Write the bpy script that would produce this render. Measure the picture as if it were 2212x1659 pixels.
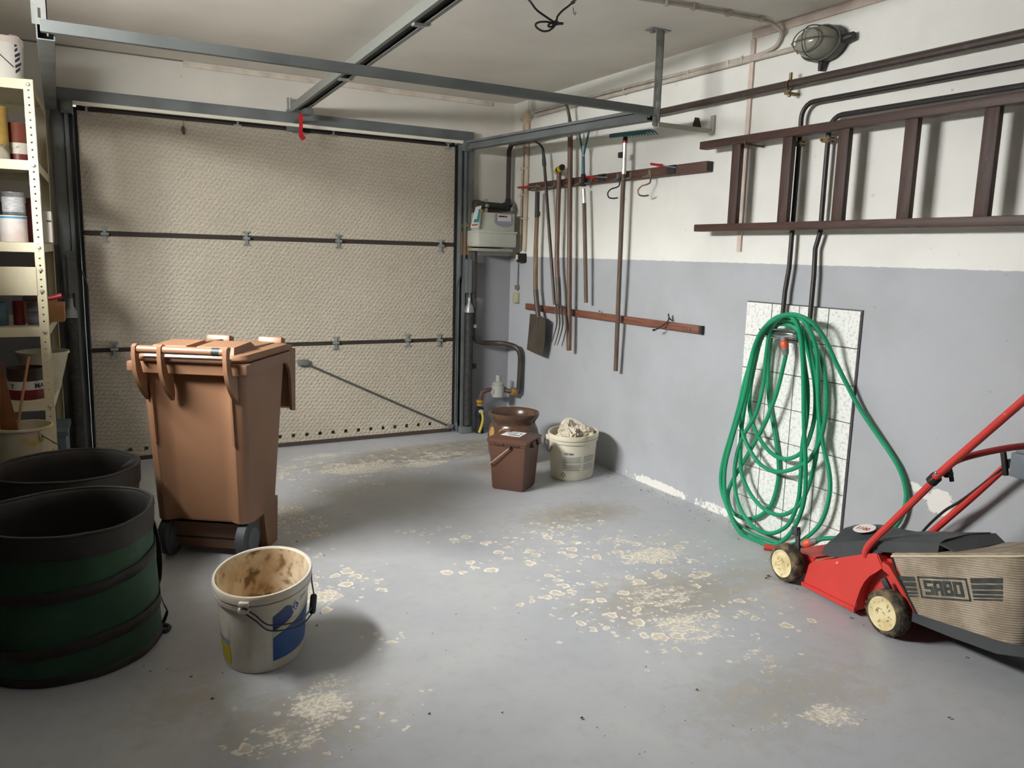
import bpy, bmesh, math, random
import numpy as np
from mathutils import Vector, Matrix
random.seed(7); np.random.seed(7)
D = bpy.data; SC = bpy.context.scene; COL = SC.collection
for o in list(D.objects): D.objects.remove(o)
PI = math.pi
# ------------------------------------------------------------------ camera, light, exposure
CF, CYAW, CPIT, CROLL = 1721.9, 0.51363, -0.16048, 0.02658
CAM = Vector((-2.8393, -5.1028, 1.2699))
_f = Vector((math.sin(CYAW)*math.cos(CPIT), math.cos(CYAW)*math.cos(CPIT), math.sin(CPIT)))
_r = _f.cross(Vector((0, 0, 1))).normalized(); _u = _r.cross(_f)
_c, _s = math.cos(CROLL), math.sin(CROLL)
CR, CU = _c*_r + _s*_u, -_s*_r + _c*_u
cam_d = D.cameras.new('camera'); cam_d.sensor_width = 36; cam_d.lens = 36*CF/2212
cam_d.clip_start = .05; cam_d.clip_end = 60
cam = D.objects.new('camera', cam_d); COL.objects.link(cam)
m3 = Matrix((CR, CU, -_f)).transposed()
cam.matrix_world = Matrix.Translation(CAM) @ m3.to_4x4()
SC.camera = cam

wd = D.worlds.new('world'); SC.world = wd; wd.use_nodes = True
wd.node_tree.nodes['Background'].inputs[0].default_value = (.9, .95, 1.0, 1)
wd.node_tree.nodes['Background'].inputs[1].default_value = 2.0

def area(name, loc, target, sx, sy, power, col=(1, 1, 1), spread=180):
    l = D.lights.new(name, 'AREA'); l.shape = 'RECTANGLE'; l.size = sx; l.size_y = sy
    l.energy = power; l.color = col; l.spread = math.radians(spread)
    o = D.objects.new(name, l); COL.objects.link(o); o.location = loc
    o.rotation_euler = (Vector(target)-Vector(loc)).to_track_quat('-Z', 'Y').to_euler()
    return o
# daylight outside the small deep-set window in the left wall
area('daylight_window', (-3.95, -2.1, 2.79), (-2.0, -2.1, 2.79), 3.0, 1.7, 2300, (1.0, .99, .965))
SC.view_settings.view_transform = 'Standard'; SC.view_settings.look = 'None'
SC.view_settings.gamma = 1; SC.view_settings.use_curve_mapping = False
SC.view_settings.exposure = 0.09

# ------------------------------------------------------------------ helpers
def _ray(px, py): return CR*((px-1106)/CF) - CU*((py-829.5)/CF) + _f
def AT(px, py, ax, val):
    """point of the room where the sight line (px,py) meets the plane axis=val"""
    d = _ray(px, py); t = (val-CAM[ax])/d[ax]; return CAM + d*t
def WP(px, py, x=0.0): return AT(px, py, 0, x)     # right wall side
def DP(px, py, y=0.0): return AT(px, py, 1, y)     # door wall side
def FP(px, py, z=0.0): return AT(px, py, 2, z)     # floor

def lin(c):
    c = c/255.0
    return c/12.92 if c <= .04045 else ((c+.055)/1.055)**2.4
def rgb(t): return (lin(t[0]), lin(t[1]), lin(t[2]), 1)
MATS = {}
def nt(m):
    t = m.node_tree; return t, t.nodes, t.links, t.nodes['Principled BSDF']
def mat(name, c, rough=.5, metal=0, c2=None, sc=6, lo=.4, hi=.65, bump=0, bsc=80, det=5, coord='Object', stretch=None, spec=None, c3=None, sc3=20, lo3=.6, hi3=.7):
    """principled material: base colour c, patches of c2 (noise), specks of c3, optional bump"""
    if name in MATS: return MATS[name]
    m = D.materials.new(name); m.use_nodes = True; MATS[name] = m
    t, N, L, P = nt(m)
    P.inputs['Roughness'].default_value = rough; P.inputs['Metallic'].default_value = metal
    if spec is not None: P.inputs['Specular IOR Level'].default_value = spec
    P.inputs['Base Color'].default_value = rgb(c)
    co = N.new('ShaderNodeTexCoord'); src = co.outputs[coord]
    if stretch:
        mp = N.new('ShaderNodeMapping'); L.new(src, mp.inputs[0]); mp.inputs['Scale'].default_value = stretch; src = mp.outputs[0]
    prev = None
    def layer(prevc, col, s, a, b):
        n = N.new('ShaderNodeTexNoise'); n.inputs['Scale'].default_value = s; n.inputs['Detail'].default_value = det
        L.new(src, n.inputs['Vector'])
        mr = N.new('ShaderNodeMapRange'); mr.inputs[1].default_value = a; mr.inputs[2].default_value = b
        L.new(n.outputs[0], mr.inputs[0])
        mx = N.new('ShaderNodeMix'); mx.data_type = 'RGBA'
        L.new(mr.outputs[0], mx.inputs[0])
        if prevc is None: mx.inputs[6].default_value = rgb(c)
        else: L.new(prevc, mx.inputs[6])
        mx.inputs[7].default_value = rgb(col); return mx.outputs[2]
    if c2: prev = layer(prev, c2, sc, lo, hi)
    if c3: prev = layer(prev, c3, sc3, lo3, hi3)
    if prev is not None: L.new(prev, P.inputs['Base Color'])
    if bump:
        n = N.new('ShaderNodeTexNoise'); n.inputs['Scale'].default_value = bsc; n.inputs['Detail'].default_value = 4
        L.new(src, n.inputs['Vector'])
        b = N.new('ShaderNodeBump'); b.inputs['Strength'].default_value = bump; b.inputs['Distance'].default_value = .004
        L.new(n.outputs[0], b.inputs['Height']); L.new(b.outputs[0], P.inputs['Normal'])
    return m

WINV = {}          # root -> inverse world matrix (to place world-space shapes under it)
def tag(o, label=None, cat=None, group=None, kind=None):
    if label: o['label'] = label
    if cat: o['category'] = cat
    if group: o['group'] = group
    if kind: o['kind'] = kind
    return o
def thing(name, label, cat, loc=(0, 0, 0), rz=0, group=None, kind=None):
    o = D.objects.new(name, None); COL.objects.link(o); o.empty_display_size = .05
    o.location = loc; o.rotation_euler = (0, 0, rz)
    WINV[o.name] = (Matrix.Translation(Vector(loc)) @ Matrix.Rotation(rz, 4, 'Z')).inverted()
    return tag(o, label, cat, group, kind)

def catmull(pts, n=6, closed=False):
    P = [Vector(p) for p in pts]; out = []; k = len(P)
    rng = range(k if closed else k-1)
    for i in rng:
        if closed: p0, p1, p2, p3 = P[(i-1) % k], P[i], P[(i+1) % k], P[(i+2) % k]
        else: p0, p1, p2, p3 = P[max(i-1, 0)], P[i], P[i+1], P[min(i+2, k-1)]
        for j in range(n):
            t = j/n; t2 = t*t; t3 = t2*t
            out.append(.5*((2*p1)+(-p0+p2)*t+(2*p0-5*p1+4*p2-p3)*t2+(-p0+3*p1-3*p2+p3)*t3))
    if not closed: out.append(P[-1])
    return out

class B:
    def __init__(s): s.bm = bmesh.new()
    def _add(s, vs, fs):
        V = [s.bm.verts.new(v) for v in vs]
        for f in fs:
            try: s.bm.faces.new([V[i] for i in f])
            except ValueError: pass
        return V
    def box(s, c, d, rot=None, bev=0):
        c = Vector(c); hx, hy, hz = d[0]/2, d[1]/2, d[2]/2
        vs = [Vector((x, y, z)) for x in (-hx, hx) for y in (-hy, hy) for z in (-hz, hz)]
        if rot is not None: vs = [rot @ v for v in vs]
        V = s._add([c+v for v in vs], [(0, 1, 3, 2), (4, 6, 7, 5), (0, 4, 5, 1), (2, 3, 7, 6), (0, 2, 6, 4), (1, 5, 7, 3)])
        if bev:
            es = list({e for v in V for e in v.link_edges})
            bmesh.ops.bevel(s.bm, geom=es, offset=bev, segments=2, affect='EDGES', profile=.5)
        return s
    def mm(s, a, b, bev=0):
        a, b = Vector(a), Vector(b)
        return s.box((a+b)/2, [abs(b[i]-a[i]) for i in range(3)], None, bev)
    def bar(s, p0, p1, w, h, up=(0, 0, 1), bev=0):
        p0, p1 = Vector(p0), Vector(p1); d = p1-p0; L = d.length; d.normalize()
        sd = d.cross(Vector(up)).normalized(); u = sd.cross(d)
        R = Matrix((d, sd, u)).transposed()
        return s.box((p0+p1)/2, (L, w, h), R, bev)
    def tube(s, pts, r, seg=8, closed=False, cap=True):
        P = [Vector(p) for p in pts]; n = len(P)
        rs = r if isinstance(r, (list, tuple)) else [r]*n
        t0 = (P[1]-P[0]).normalized()
        a = Vector((0, 0, 1)) if abs(t0.z) < .9 else Vector((1, 0, 0))
        nrm = t0.cross(a).normalized(); rings = []
        for i in range(n):
            if closed: t = (P[(i+1) % n]-P[(i-1) % n])
            else: t = P[min(i+1, n-1)]-P[max(i-1, 0)]
            if t.length < 1e-9: t = t0
            t.normalize(); nrm = (nrm - t*nrm.dot(t))
            if nrm.length < 1e-6: nrm = t.orthogonal()
            nrm.normalize(); b = t.cross(nrm)
            rings.append([s.bm.verts.new(P[i]+(nrm*math.cos(2*PI*k/seg)+b*math.sin(2*PI*k/seg))*rs[i]) for k in range(seg)])
        for i in range(n if closed else n-1):
            A, C = rings[i], rings[(i+1) % n]
            for k in range(seg): s.bm.faces.new((A[k], A[(k+1) % seg], C[(k+1) % seg], C[k]))
        if cap and not closed:
            s.bm.faces.new(rings[0][::-1]); s.bm.faces.new(rings[-1])
        return s
    def cyl(s, p0, p1, r0, r1=None, seg=16): return s.tube([p0, p1], [r0, r0 if r1 is None else r1], seg)
    def lathe(s, prof, c=(0, 0, 0), seg=32, sx=1, sy=1, rot=0, wob=None, axis=None):
        """prof = [(r,z)...]; r=0 closes the end"""
        c = Vector(c); rings = []
        M = Matrix.Identity(3) if axis is None else Vector((0, 0, 1)).rotation_difference(Vector(axis)).to_matrix()
        cr, sr = math.cos(rot), math.sin(rot)
        for r, z in prof:
            if r <= 1e-6: rings.append([s.bm.verts.new(c+M @ Vector((0, 0, z)))]); continue
            ring = []
            for k in range(seg):
                a = 2*PI*k/seg; x, y = r*math.cos(a)*sx, r*math.sin(a)*sy
                zz = z
                if wob: f, dz = wob(a, r, z); x *= f; y *= f; zz += dz
                ring.append(s.bm.verts.new(c+M @ Vector((x*cr-y*sr, x*sr+y*cr, zz))))
            rings.append(ring)
        for A, C in zip(rings[:-1], rings[1:]):
            for k in range(seg):
                k2 = (k+1) % seg
                if len(A) == 1 and len(C) == 1: continue
                if len(A) == 1: s.bm.faces.new((A[0], C[k2], C[k]))
                elif len(C) == 1: s.bm.faces.new((A[k], A[k2], C[0]))
                else: s.bm.faces.new((A[k], A[k2], C[k2], C[k]))
        return s
    def prism(s, poly, o, U, V, N, h):
        """polygon [(a,b)] on frame o+aU+bV, thickness h along N"""
        o, U, V, N = Vector(o), Vector(U), Vector(V), Vector(N)
        A = [o+U*a+V*b for a, b in poly]; n = len(A)
        s._add(A+[p+N*h for p in A], [tuple(range(n))[::-1], tuple(range(n, 2*n))]+[(i, (i+1) % n, n+(i+1) % n, n+i) for i in range(n)])
        return s
    def loft(s, rings, cap0=True, cap1=True, closed=True):
        R = [[s.bm.verts.new(Vector(p)) for p in r] for r in rings]; n = len(R[0])
        for A, C in zip(R[:-1], R[1:]):
            for k in range(n if closed else n-1):
                k2 = (k+1) % n; s.bm.faces.new((A[k], A[k2], C[k2], C[k]))
        if cap0: s.bm.faces.new(R[0][::-1])
        if cap1: s.bm.faces.new(R[-1])
        return s
    def grid(s, fn, nu, nv, closed=False):
        V = [[s.bm.verts.new(Vector(fn(i/nu, j/nv))) for j in range(nv+1)] for i in range(nu+(0 if closed else 1))]
        k = len(V)
        for i in range(nu):
            for j in range(nv):
                s.bm.faces.new((V[i][j], V[(i+1) % k][j], V[(i+1) % k][j+1], V[i][j+1]))
        return s
    def ball(s, c, r, seg=12, rings=8):
        r = r if isinstance(r, (list, tuple)) else (r, r, r)
        pr = [(math.sin(PI*i/rings), -math.cos(PI*i/rings)) for i in range(rings+1)]
        M = B(); M.lathe([(max(a, 0), b) for a, b in pr], seg=seg)
        bmesh.ops.transform(M.bm, matrix=Matrix.Translation(Vector(c)) @ Matrix.Diagonal((r[0], r[1], r[2], 1)), verts=M.bm.verts)
        me = D.meshes.new('t'); M.bm.to_mesh(me); s.bm.from_mesh(me); D.meshes.remove(me); M.bm.free()
        return s
    def xf(s, Mx): bmesh.ops.transform(s.bm, matrix=Mx, verts=s.bm.verts); return s
    def build(s, name, m, parent=None, smooth=True, local=False, ang=35, label=None, cat=None, group=None, kind=None, thick=0):
        bmesh.ops.recalc_face_normals(s.bm, faces=s.bm.faces)
        me = D.meshes.new(name)
        if parent is None:
            co = [v.co for v in s.bm.verts]
            c = Vector(((min(v.x for v in co)+max(v.x for v in co))/2, (min(v.y for v in co)+max(v.y for v in co))/2, min(v.z for v in co)))
            s.xf(Matrix.Translation(-c))
        elif not local:
            s.xf(WINV[parent.name])
        s.bm.to_mesh(me); s.bm.free()
        me.materials.append(m)
        if smooth:
            me.polygons.foreach_set('use_smooth', [True]*len(me.polygons)); me.set_sharp_from_angle(angle=math.radians(ang))
        o = D.objects.new(name, me); COL.objects.link(o)
        if parent is None: o.location = c; WINV[o.name] = Matrix.Translation(-c)
        else:
            o.parent = parent; WINV[o.name] = WINV[parent.name]
        if thick:
            md = o.modifiers.new('thick', 'SOLIDIFY'); md.thickness = thick; md.offset = 0
        return tag(o, label, cat, group, kind)

def text_bm(body, fn, size=1.0, res=2, bold=0):
    """text laid on a surface: fn(x,y)->point, x along the line, y up, cap height about .7*size"""
    cu = D.curves.new('t', 'FONT'); cu.body = body; cu.size = size; cu.resolution_u = res; cu.offset = bold
    o = D.objects.new('t', cu); COL.objects.link(o)
    bpy.context.view_layer.update()
    me = D.meshes.new_from_object(o.evaluated_get(bpy.context.evaluated_depsgraph_get()))
    D.objects.remove(o); D.curves.remove(cu)
    b = B(); b.bm.from_mesh(me); D.meshes.remove(me)
    bmesh.ops.triangulate(b.bm, faces=b.bm.faces)
    for v in b.bm.verts: v.co = Vector(fn(v.co.x, v.co.y))
    return b

def grid_obj(name, o, U, V, nu, nv, attrs, m, kind='structure'):
    """one-sided flat grid with float attributes (wear maps) for large plastered or painted surfaces"""
    o, U, V = np.array(o, float), np.array(U, float), np.array(V, float)
    a, b = np.meshgrid(np.linspace(0, 1, nu+1), np.linspace(0, 1, nv+1), indexing='ij')
    P = (o+a[..., None]*U+b[..., None]*V).reshape(-1, 3)
    idx = np.arange((nu+1)*(nv+1)).reshape(nu+1, nv+1)
    F = np.stack([idx[:-1, :-1], idx[1:, :-1], idx[1:, 1:], idx[:-1, 1:]], -1).reshape(-1, 4)
    me = D.meshes.new(name); me.from_pydata(P.tolist(), [], F.tolist())
    for k, fn in attrs.items():
        at = me.attributes.new(k, 'FLOAT', 'POINT'); at.data.foreach_set('value', np.asarray(fn(P), np.float32))
    me.materials.append(m)
    ob = D.objects.new(name, me); COL.objects.link(ob); ob['kind'] = kind
    WINV[ob.name] = Matrix.Identity(4)
    md = ob.modifiers.new('slab', 'SOLIDIFY'); md.thickness = .10; md.offset = -1
    return ob
def blobs(lst, axes):
    """sum of soft ellipses (centre a,b, radii ra,rb, rotation, height) in the plane of two axes"""
    def fn(P):
        w = np.zeros(len(P)); x, y = P[:, axes[0]], P[:, axes[1]]
        for (cx, cy, ra, rb, th, h) in lst:
            dx, dy = x-cx, y-cy; c, s = math.cos(th), math.sin(th)
            d2 = ((dx*c+dy*s)/ra)**2+((-dx*s+dy*c)/rb)**2
            w = np.maximum(w, h*np.exp(-d2))
        return w
    return fn

# ------------------------------------------------------------------ surface materials of the room
def wear_mat(name, base, worn, attr='wear', extra=None, rough=.5, bump=.15):
    m = D.materials.new(name); m.use_nodes = True; t, N, L, P = nt(m)
    P.inputs['Roughness'].default_value = rough
    return m, t, N, L, P
def node_noise(N, L, src, sc, det=5, rough=.6, dist=0):
    n = N.new('ShaderNodeTexNoise'); n.inputs['Scale'].default_value = sc; n.inputs['Detail'].default_value = det
    n.inputs['Roughness'].default_value = rough; n.inputs['Distortion'].default_value = dist
    L.new(src, n.inputs['Vector']); return n.outputs[0]
def node_math(N, L, op, a, b=None, clamp=False):
    n = N.new('ShaderNodeMath'); n.operation = op; n.use_clamp = clamp
    for i, v in enumerate((a, b)):
        if v is None: continue
        if isinstance(v, (int, float)): n.inputs[i].default_value = v
        else: L.new(v, n.inputs[i])
    return n.outputs[0]
def node_step(N, L, v, a, b):
    mr = N.new('ShaderNodeMapRange'); mr.interpolation_type = 'SMOOTHSTEP'
    L.new(v, mr.inputs[0]); mr.inputs[1].default_value = a; mr.inputs[2].default_value = b; return mr.outputs[0]
def node_mix(N, L, f, a, b):
    mx = N.new('ShaderNodeMix'); mx.data_type = 'RGBA'
    if isinstance(f, (int, float)): mx.inputs[0].default_value = f
    else: L.new(f, mx.inputs[0])
    for i, v in ((6, a), (7, b)):
        if isinstance(v, tuple): mx.inputs[i].default_value = rgb(v)
        else: L.new(v, mx.inputs[i])
    return mx.outputs[2]
def attr_out(N, name):
    a = N.new('ShaderNodeAttribute'); a.attribute_name = name; return a.outputs['Fac']
def add_bump(N, L, P, h, strength=.2, dist=.004):
    b = N.new('ShaderNodeBump'); b.inputs['Strength'].default_value = strength; b.inputs['Distance'].default_value = dist
    L.new(h, b.inputs['Height']); L.new(b.outputs[0], P.inputs['Normal'])

def floor_material():
    m = D.materials.new('painted_concrete_floor'); m.use_nodes = True; t, N, L, P = nt(m)
    co = N.new('ShaderNodeTexCoord').outputs['Object']
    wear, flake, dirt = attr_out(N, 'wear'), attr_out(N, 'flake'), attr_out(N, 'dirt')
    n_big = node_noise(N, L, co, 2.2, 4); n_mid = node_noise(N, L, co, 16, 8, .68); n_fine = node_noise(N, L, co, 70, 4, .7)
    paint = node_mix(N, L, node_step(N, L, n_big, .35, .7), (174, 177, 182), (184, 186, 188))
    paint = node_mix(N, L, node_math(N, L, 'MULTIPLY', node_step(N, L, n_mid, .45, .8), .35), paint, (150, 149, 146))
    conc = node_mix(N, L, node_step(N, L, n_fine, .35, .65), (188, 181, 166), (232, 226, 213))
    brown = node_mix(N, L, node_step(N, L, n_mid, .35, .65), (134, 128, 116), (172, 166, 154))
    col = node_mix(N, L, node_math(N, L, 'MULTIPLY', node_step(N, L, node_math(N, L, 'ADD', dirt, node_math(N, L, 'MULTIPLY', n_mid, .8)), .68, 1.0), .85), paint, brown)
    # scuffed areas: fine streaky specks of concrete
    mps = N.new('ShaderNodeMapping'); L.new(co, mps.inputs[0]); mps.inputs['Rotation'].default_value = (0, 0, .5); mps.inputs['Scale'].default_value = (1.0, 2.4, 1)
    n_str = node_noise(N, L, mps.outputs[0], 9, 6, .7)
    wsum = node_math(N, L, 'ADD', node_math(N, L, 'MULTIPLY', n_mid, .5), node_math(N, L, 'MULTIPLY', n_fine, .4))
    wsum = node_math(N, L, 'ADD', wsum, node_math(N, L, 'MULTIPLY', n_str, .6))
    wsum = node_math(N, L, 'ADD', wsum, node_math(N, L, 'MULTIPLY', wear, .42))
    scuff = node_step(N, L, wsum, 1.075, 1.20)
    # discrete flakes: voronoi cells picked at random where 'flake' is high
    def flakes(scale, shift, rad, amt):
        mp = N.new('ShaderNodeMapping'); mp.inputs['Location'].default_value = (shift, shift*.7, 0); L.new(co, mp.inputs[0])
        wv = N.new('ShaderNodeTexNoise'); wv.inputs['Scale'].default_value = scale*1.6; wv.inputs['Detail'].default_value = 3
        L.new(mp.outputs[0], wv.inputs['Vector'])
        va = N.new('ShaderNodeVectorMath'); va.operation = 'SCALE'; L.new(wv.outputs['Color'], va.inputs[0]); va.inputs['Scale'].default_value = .9/scale
        vb = N.new('ShaderNodeVectorMath'); L.new(mp.outputs[0], vb.inputs[0]); L.new(va.outputs[0], vb.inputs[1])
        vo = N.new('ShaderNodeTexVoronoi'); vo.inputs['Scale'].default_value = scale; vo.voronoi_dimensions = '2D'; L.new(vb.outputs[0], vo.inputs['Vector'])
        sp = N.new('ShaderNodeSeparateColor'); L.new(vo.outputs['Color'], sp.inputs[0])
        pick = node_math(N, L, 'LESS_THAN', sp.outputs[0], node_math(N, L, 'MULTIPLY', flake, amt))
        rr = node_math(N, L, 'MULTIPLY', node_math(N, L, 'ADD', node_math(N, L, 'MULTIPLY', sp.outputs[1], .7), .35), rad)
        inside = node_step(N, L, node_math(N, L, 'SUBTRACT', rr, vo.outputs['Distance']), -.02, .04)
        core = node_step(N, L, node_math(N, L, 'SUBTRACT', node_math(N, L, 'MULTIPLY', rr, .72), vo.outputs['Distance']), -.03, .05)
        return node_math(N, L, 'MULTIPLY', pick, inside), core
    f1, core1 = flakes(17, 0, .48, .78); f2, _ = flakes(40, 3.3, .42, .42)
    col = node_mix(N, L, scuff, col, conc)
    tone = node_mix(N, L, core1, (232, 226, 212), (200, 191, 174))
    col = node_mix(N, L, f1, col, tone)
    col = node_mix(N, L, f2, col, (216, 210, 196))
    L.new(col, P.inputs['Base Color'])
    allw = node_math(N, L, 'MAXIMUM', node_math(N, L, 'MAXIMUM', f1, f2), scuff)
    rg = N.new('ShaderNodeMapRange'); L.new(allw, rg.inputs[0]); rg.inputs[3].default_value = .42; rg.inputs[4].default_value = .8
    L.new(rg.outputs[0], P.inputs['Roughness'])
    h = node_math(N, L, 'SUBTRACT', node_math(N, L, 'MULTIPLY', n_fine, .25), allw)
    add_bump(N, L, P, h, .25, .002)
    return m

def wall_material(name, up, low, z_split, low_dark=None):
    m = D.materials.new(name); m.use_nodes = True; t, N, L, P = nt(m)
    P.inputs['Roughness'].default_value = .7
    co = N.new('ShaderNodeTexCoord').outputs['Object']
    sp = N.new('ShaderNodeSeparateXYZ'); L.new(co, sp.inputs[0])
    peel = attr_out(N, 'peel'); grime = attr_out(N, 'grime')
    n1 = node_noise(N, L, co, 1.6, 4); n2 = node_noise(N, L, co, 22, 6, .7); n3 = node_noise(N, L, co, 130, 3)
    zz = node_math(N, L, 'ADD', sp.outputs[2], node_math(N, L, 'MULTIPLY', n2, .012))
    upc = node_mix(N, L, node_step(N, L, n1, .35, .7), up, tuple(int(v*.95) for v in up))
    spk = node_step(N, L, node_noise(N, L, co, 34, 2, .5), .72, .76)
    upc = node_mix(N, L, node_math(N, L, 'MULTIPLY', spk, .35), upc, (120, 116, 105))
    upc = node_mix(N, L, node_math(N, L, 'MULTIPLY', grime, .6), upc, (165, 155, 140))
    lowc = node_mix(N, L, node_step(N, L, n1, .35, .7), low, tuple(int(v*.94) for v in low))
    lowc = node_mix(N, L, node_math(N, L, 'MULTIPLY', spk, .25), lowc, (90, 90, 92))
    col = node_mix(N, L, node_step(N, L, zz, z_split+.004, z_split+.009), lowc, upc)
    ps = node_math(N, L, 'ADD', node_math(N, L, 'MULTIPLY', peel, .75), node_math(N, L, 'MULTIPLY', n2, .8))
    pm = node_step(N, L, ps, .82, .86)
    col = node_mix(N, L, pm, col, (232, 230, 224))
    L.new(col, P.inputs['Base Color'])
    h = node_math(N, L, 'ADD', node_math(N, L, 'MULTIPLY', n2, .6), node_math(N, L, 'MULTIPLY', n3, .5))
    h = node_math(N, L, 'SUBTRACT', h, node_math(N, L, 'MULTIPLY', pm, .8))
    add_bump(N, L, P, h, .22, .004)
    return m

ZC, ZS = 2.315, 1.26          # ceiling height, height of the paint line
XL, YR = -3.35, -6.6           # left wall, rear wall
def B2(px, py, rx, ry, h=1.0, th=0.0):
    p = FP(px, py); return (p.x, p.y, rx, ry, th, h)
wear_l = [B2(780, 1012, .36, .18, 1.25), B2(690, 985, .34, .11, 1.0), B2(960, 985, .5, .2, .9), B2(915, 1002, .2, .10, 1.3), B2(628, 1105, .12, .18, 1.35), B2(690, 1290, .12, .14, 1.2), B2(655, 1270, .1, .1, 1.1),
          B2(1400, 1200, .30, .12, 1.2), B2(1330, 1165, .28, .12, .85), B2(1290, 1130, .3, .2, .6), B2(1440, 1290, .28, .20, .95), B2(1480, 1350, .24, .25, 1.0), B2(1560, 1270, .28, .16, .6),
          B2(1620, 1420, .30, .28, .75), B2(1800, 1545, .20, .10, 1.05), B2(1700, 1550, .28, .14, .75), B2(690, 1525, .14, .12, 1.25), B2(640, 1585, .18, .14, .95), B2(720, 1470, .14, .10, .95), B2(540, 1620, .14, .12, .8),
          B2(2050, 1630, .3, .07, .5), B2(1150, 1090, .3, .2, .4), B2(1560, 1340, .3, .3, .6), B2(560, 1500, .12, .12, .65), B2(1000, 1165, .12, .05, .8), B2(1520, 1240, .2, .1, .8), B2(1330, 1240, .25, .12, .65)]
fl_l = [B2(760, 1010, .4, .2, .8), B2(640, 1140, .16, .2, .95), B2(670, 1270, .18, .18, .8), B2(770, 1258, .1, .1, .7), B2(930, 1145, .1, .05, .9), B2(1010, 1160, .12, .06, .6), B2(1000, 1222, .12, .05, .7),
        B2(1180, 1150, .28, .10, .7), B2(1290, 1190, .28, .14, .8), B2(1250, 1260, .24, .16, .55), B2(1330, 1330, .18, .12, .7), B2(1180, 1290, .1, .05, .4), B2(1120, 1190, .12, .06, .7), B2(1400, 1370, .14, .12, .7),
        B2(1460, 1230, .25, .16, .5), B2(840, 1380, .1, .05, .5), B2(1550, 1220, .2, .1, .25), B2(740, 1040, .25, .2, .35), B2(700, 1540, .2, .15, .4), B2(1600, 1330, .25, .2, .25)]
dirt_l = [B2(980, 972, .8, .24, 1.0), B2(1120, 1000, .5, .2, .8), B2(1250, 1110, .5, .25, .6), B2(1450, 1290, .55, .32, .6), B2(650, 1560, .35, .3, .55), B2(780, 1000, .6, .2, .55), B2(1700, 1500, .6, .35, .5), B2(1620, 1250, .5, .3, .45), B2(400, 1520, .3, .25, .45)]
FY = .14
floor = grid_obj('floor', (XL-.1, YR-.1, 0), (-XL+.2, 0, 0), (0, -YR+.1+FY, 0), 150, 240,
                 {'wear': blobs(wear_l, (0, 1)), 'flake': blobs(fl_l, (0, 1)), 'dirt': blobs(dirt_l, (0, 1))}, floor_material())
none = lambda P: np.zeros(len(P))
# ceiling
m = mat('whitewashed_concrete_ceiling', (240, 235, 225), .85, c2=(224, 218, 208), sc=1.4, lo=.4, hi=.7, bump=.12, bsc=30)
cl = B(); cl.mm((XL-.1, YR-.1, ZC), (.1, .24, ZC+.12)); cl.build('ceiling', m, None, False, kind='structure')
# right wall with its white upper and grey lower paint
pw = WP(2030, 1085); pw2 = WP(1985, 1060)
peel = blobs([(pw.y, pw.z, .085, .06, .3, 1.0), (pw2.y, pw2.z, .06, .035, .5, .85), (-1.75, .02, .40, .045, 0, .85), (-2.2, .02, .25, .05, 0, .75), (-1.3, .0, .3, .03, 0, .6), (-3.1, .3, .05, .02, 0, .45)], (1, 2))
grime = blobs([(-.15, 2.25, .35, .5, 0, .55), (-2.3, 2.0, .06, .3, 0, .25), (-1.2, 2.1, .8, .15, 0, .3)], (1, 2))
mw = wall_material('right_wall_paint', (238, 238, 232), (178, 181, 186), ZS)
grid_obj('wall_right', (0, YR-.1, 0), (0, 0, ZC), (0, -YR+.1+.0, 0), 70, 200, {'peel': peel, 'grime': grime}, mw)
# front (door) wall: three strips round the door opening
mf = wall_material('front_wall_paint_shaded', (224, 219, 210), (150, 151, 155), ZS)  # lower grey darker than on the right wall, shade put into the paint
grf = blobs([(-1.5, 2.2, 2.0, .3, 0, .35), (-.2, 1.6, .3, .5, 0, .2)], (0, 2))
DX0, DX1, DZ = -2.76, -.44, 2.03
wf = B(); wf.mm((XL-.1, 0, 0), (DX0, .24, ZC)).mm((DX1, 0, 0), (.1, .24, ZC)).mm((DX0, 0, DZ), (DX1, .24, ZC))
wf.build('wall_front', mf, None, False, kind='structure')
D.objects['wall_front'].location  # origin sits at floor level, so the paint line follows object z
# left wall with a window opening
ml = mat('left_wall_paint', (232, 230, 222), .75, c2=(220, 217, 208), sc=1.5, bump=.1, bsc=40)
WY0, WY1, WZ0, WZ1 = -2.75, -1.5, 1.55, 2.15
wl = B(); T_ = .32; wl.mm((XL-T_, YR-.1, 0), (XL, WY0, ZC)).mm((XL-T_, WY1, 0), (XL, .24, ZC)).mm((XL-T_, WY0, 0), (XL, WY1, WZ0)).mm((XL-T_, WY0, WZ1), (XL, WY1, ZC))
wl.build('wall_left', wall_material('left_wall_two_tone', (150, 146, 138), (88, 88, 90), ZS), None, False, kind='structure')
mwf = mat('window_frame_white', (225, 222, 214), .5)
w = B()
for y in (WY0+.02, WY1-.02): w.mm((XL-.30, y-.02, WZ0), (XL-.26, y+.02, WZ1))
for z in (WZ0+.02, WZ1-.02): w.mm((XL-.30, WY0, z-.02), (XL-.26, WY1, z+.02))
wo = w.build('window_1', mwf, None, False, kind='structure')
# rear wall behind the camera
wr = B(); wr.mm((XL-.1, YR-.1, 0), (.1, YR, ZC)); wr.build('wall_rear', mat('rear_wall_dark', (66, 62, 58), .8, c2=(52, 50, 47), sc=2), None, False, kind='structure')

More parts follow.
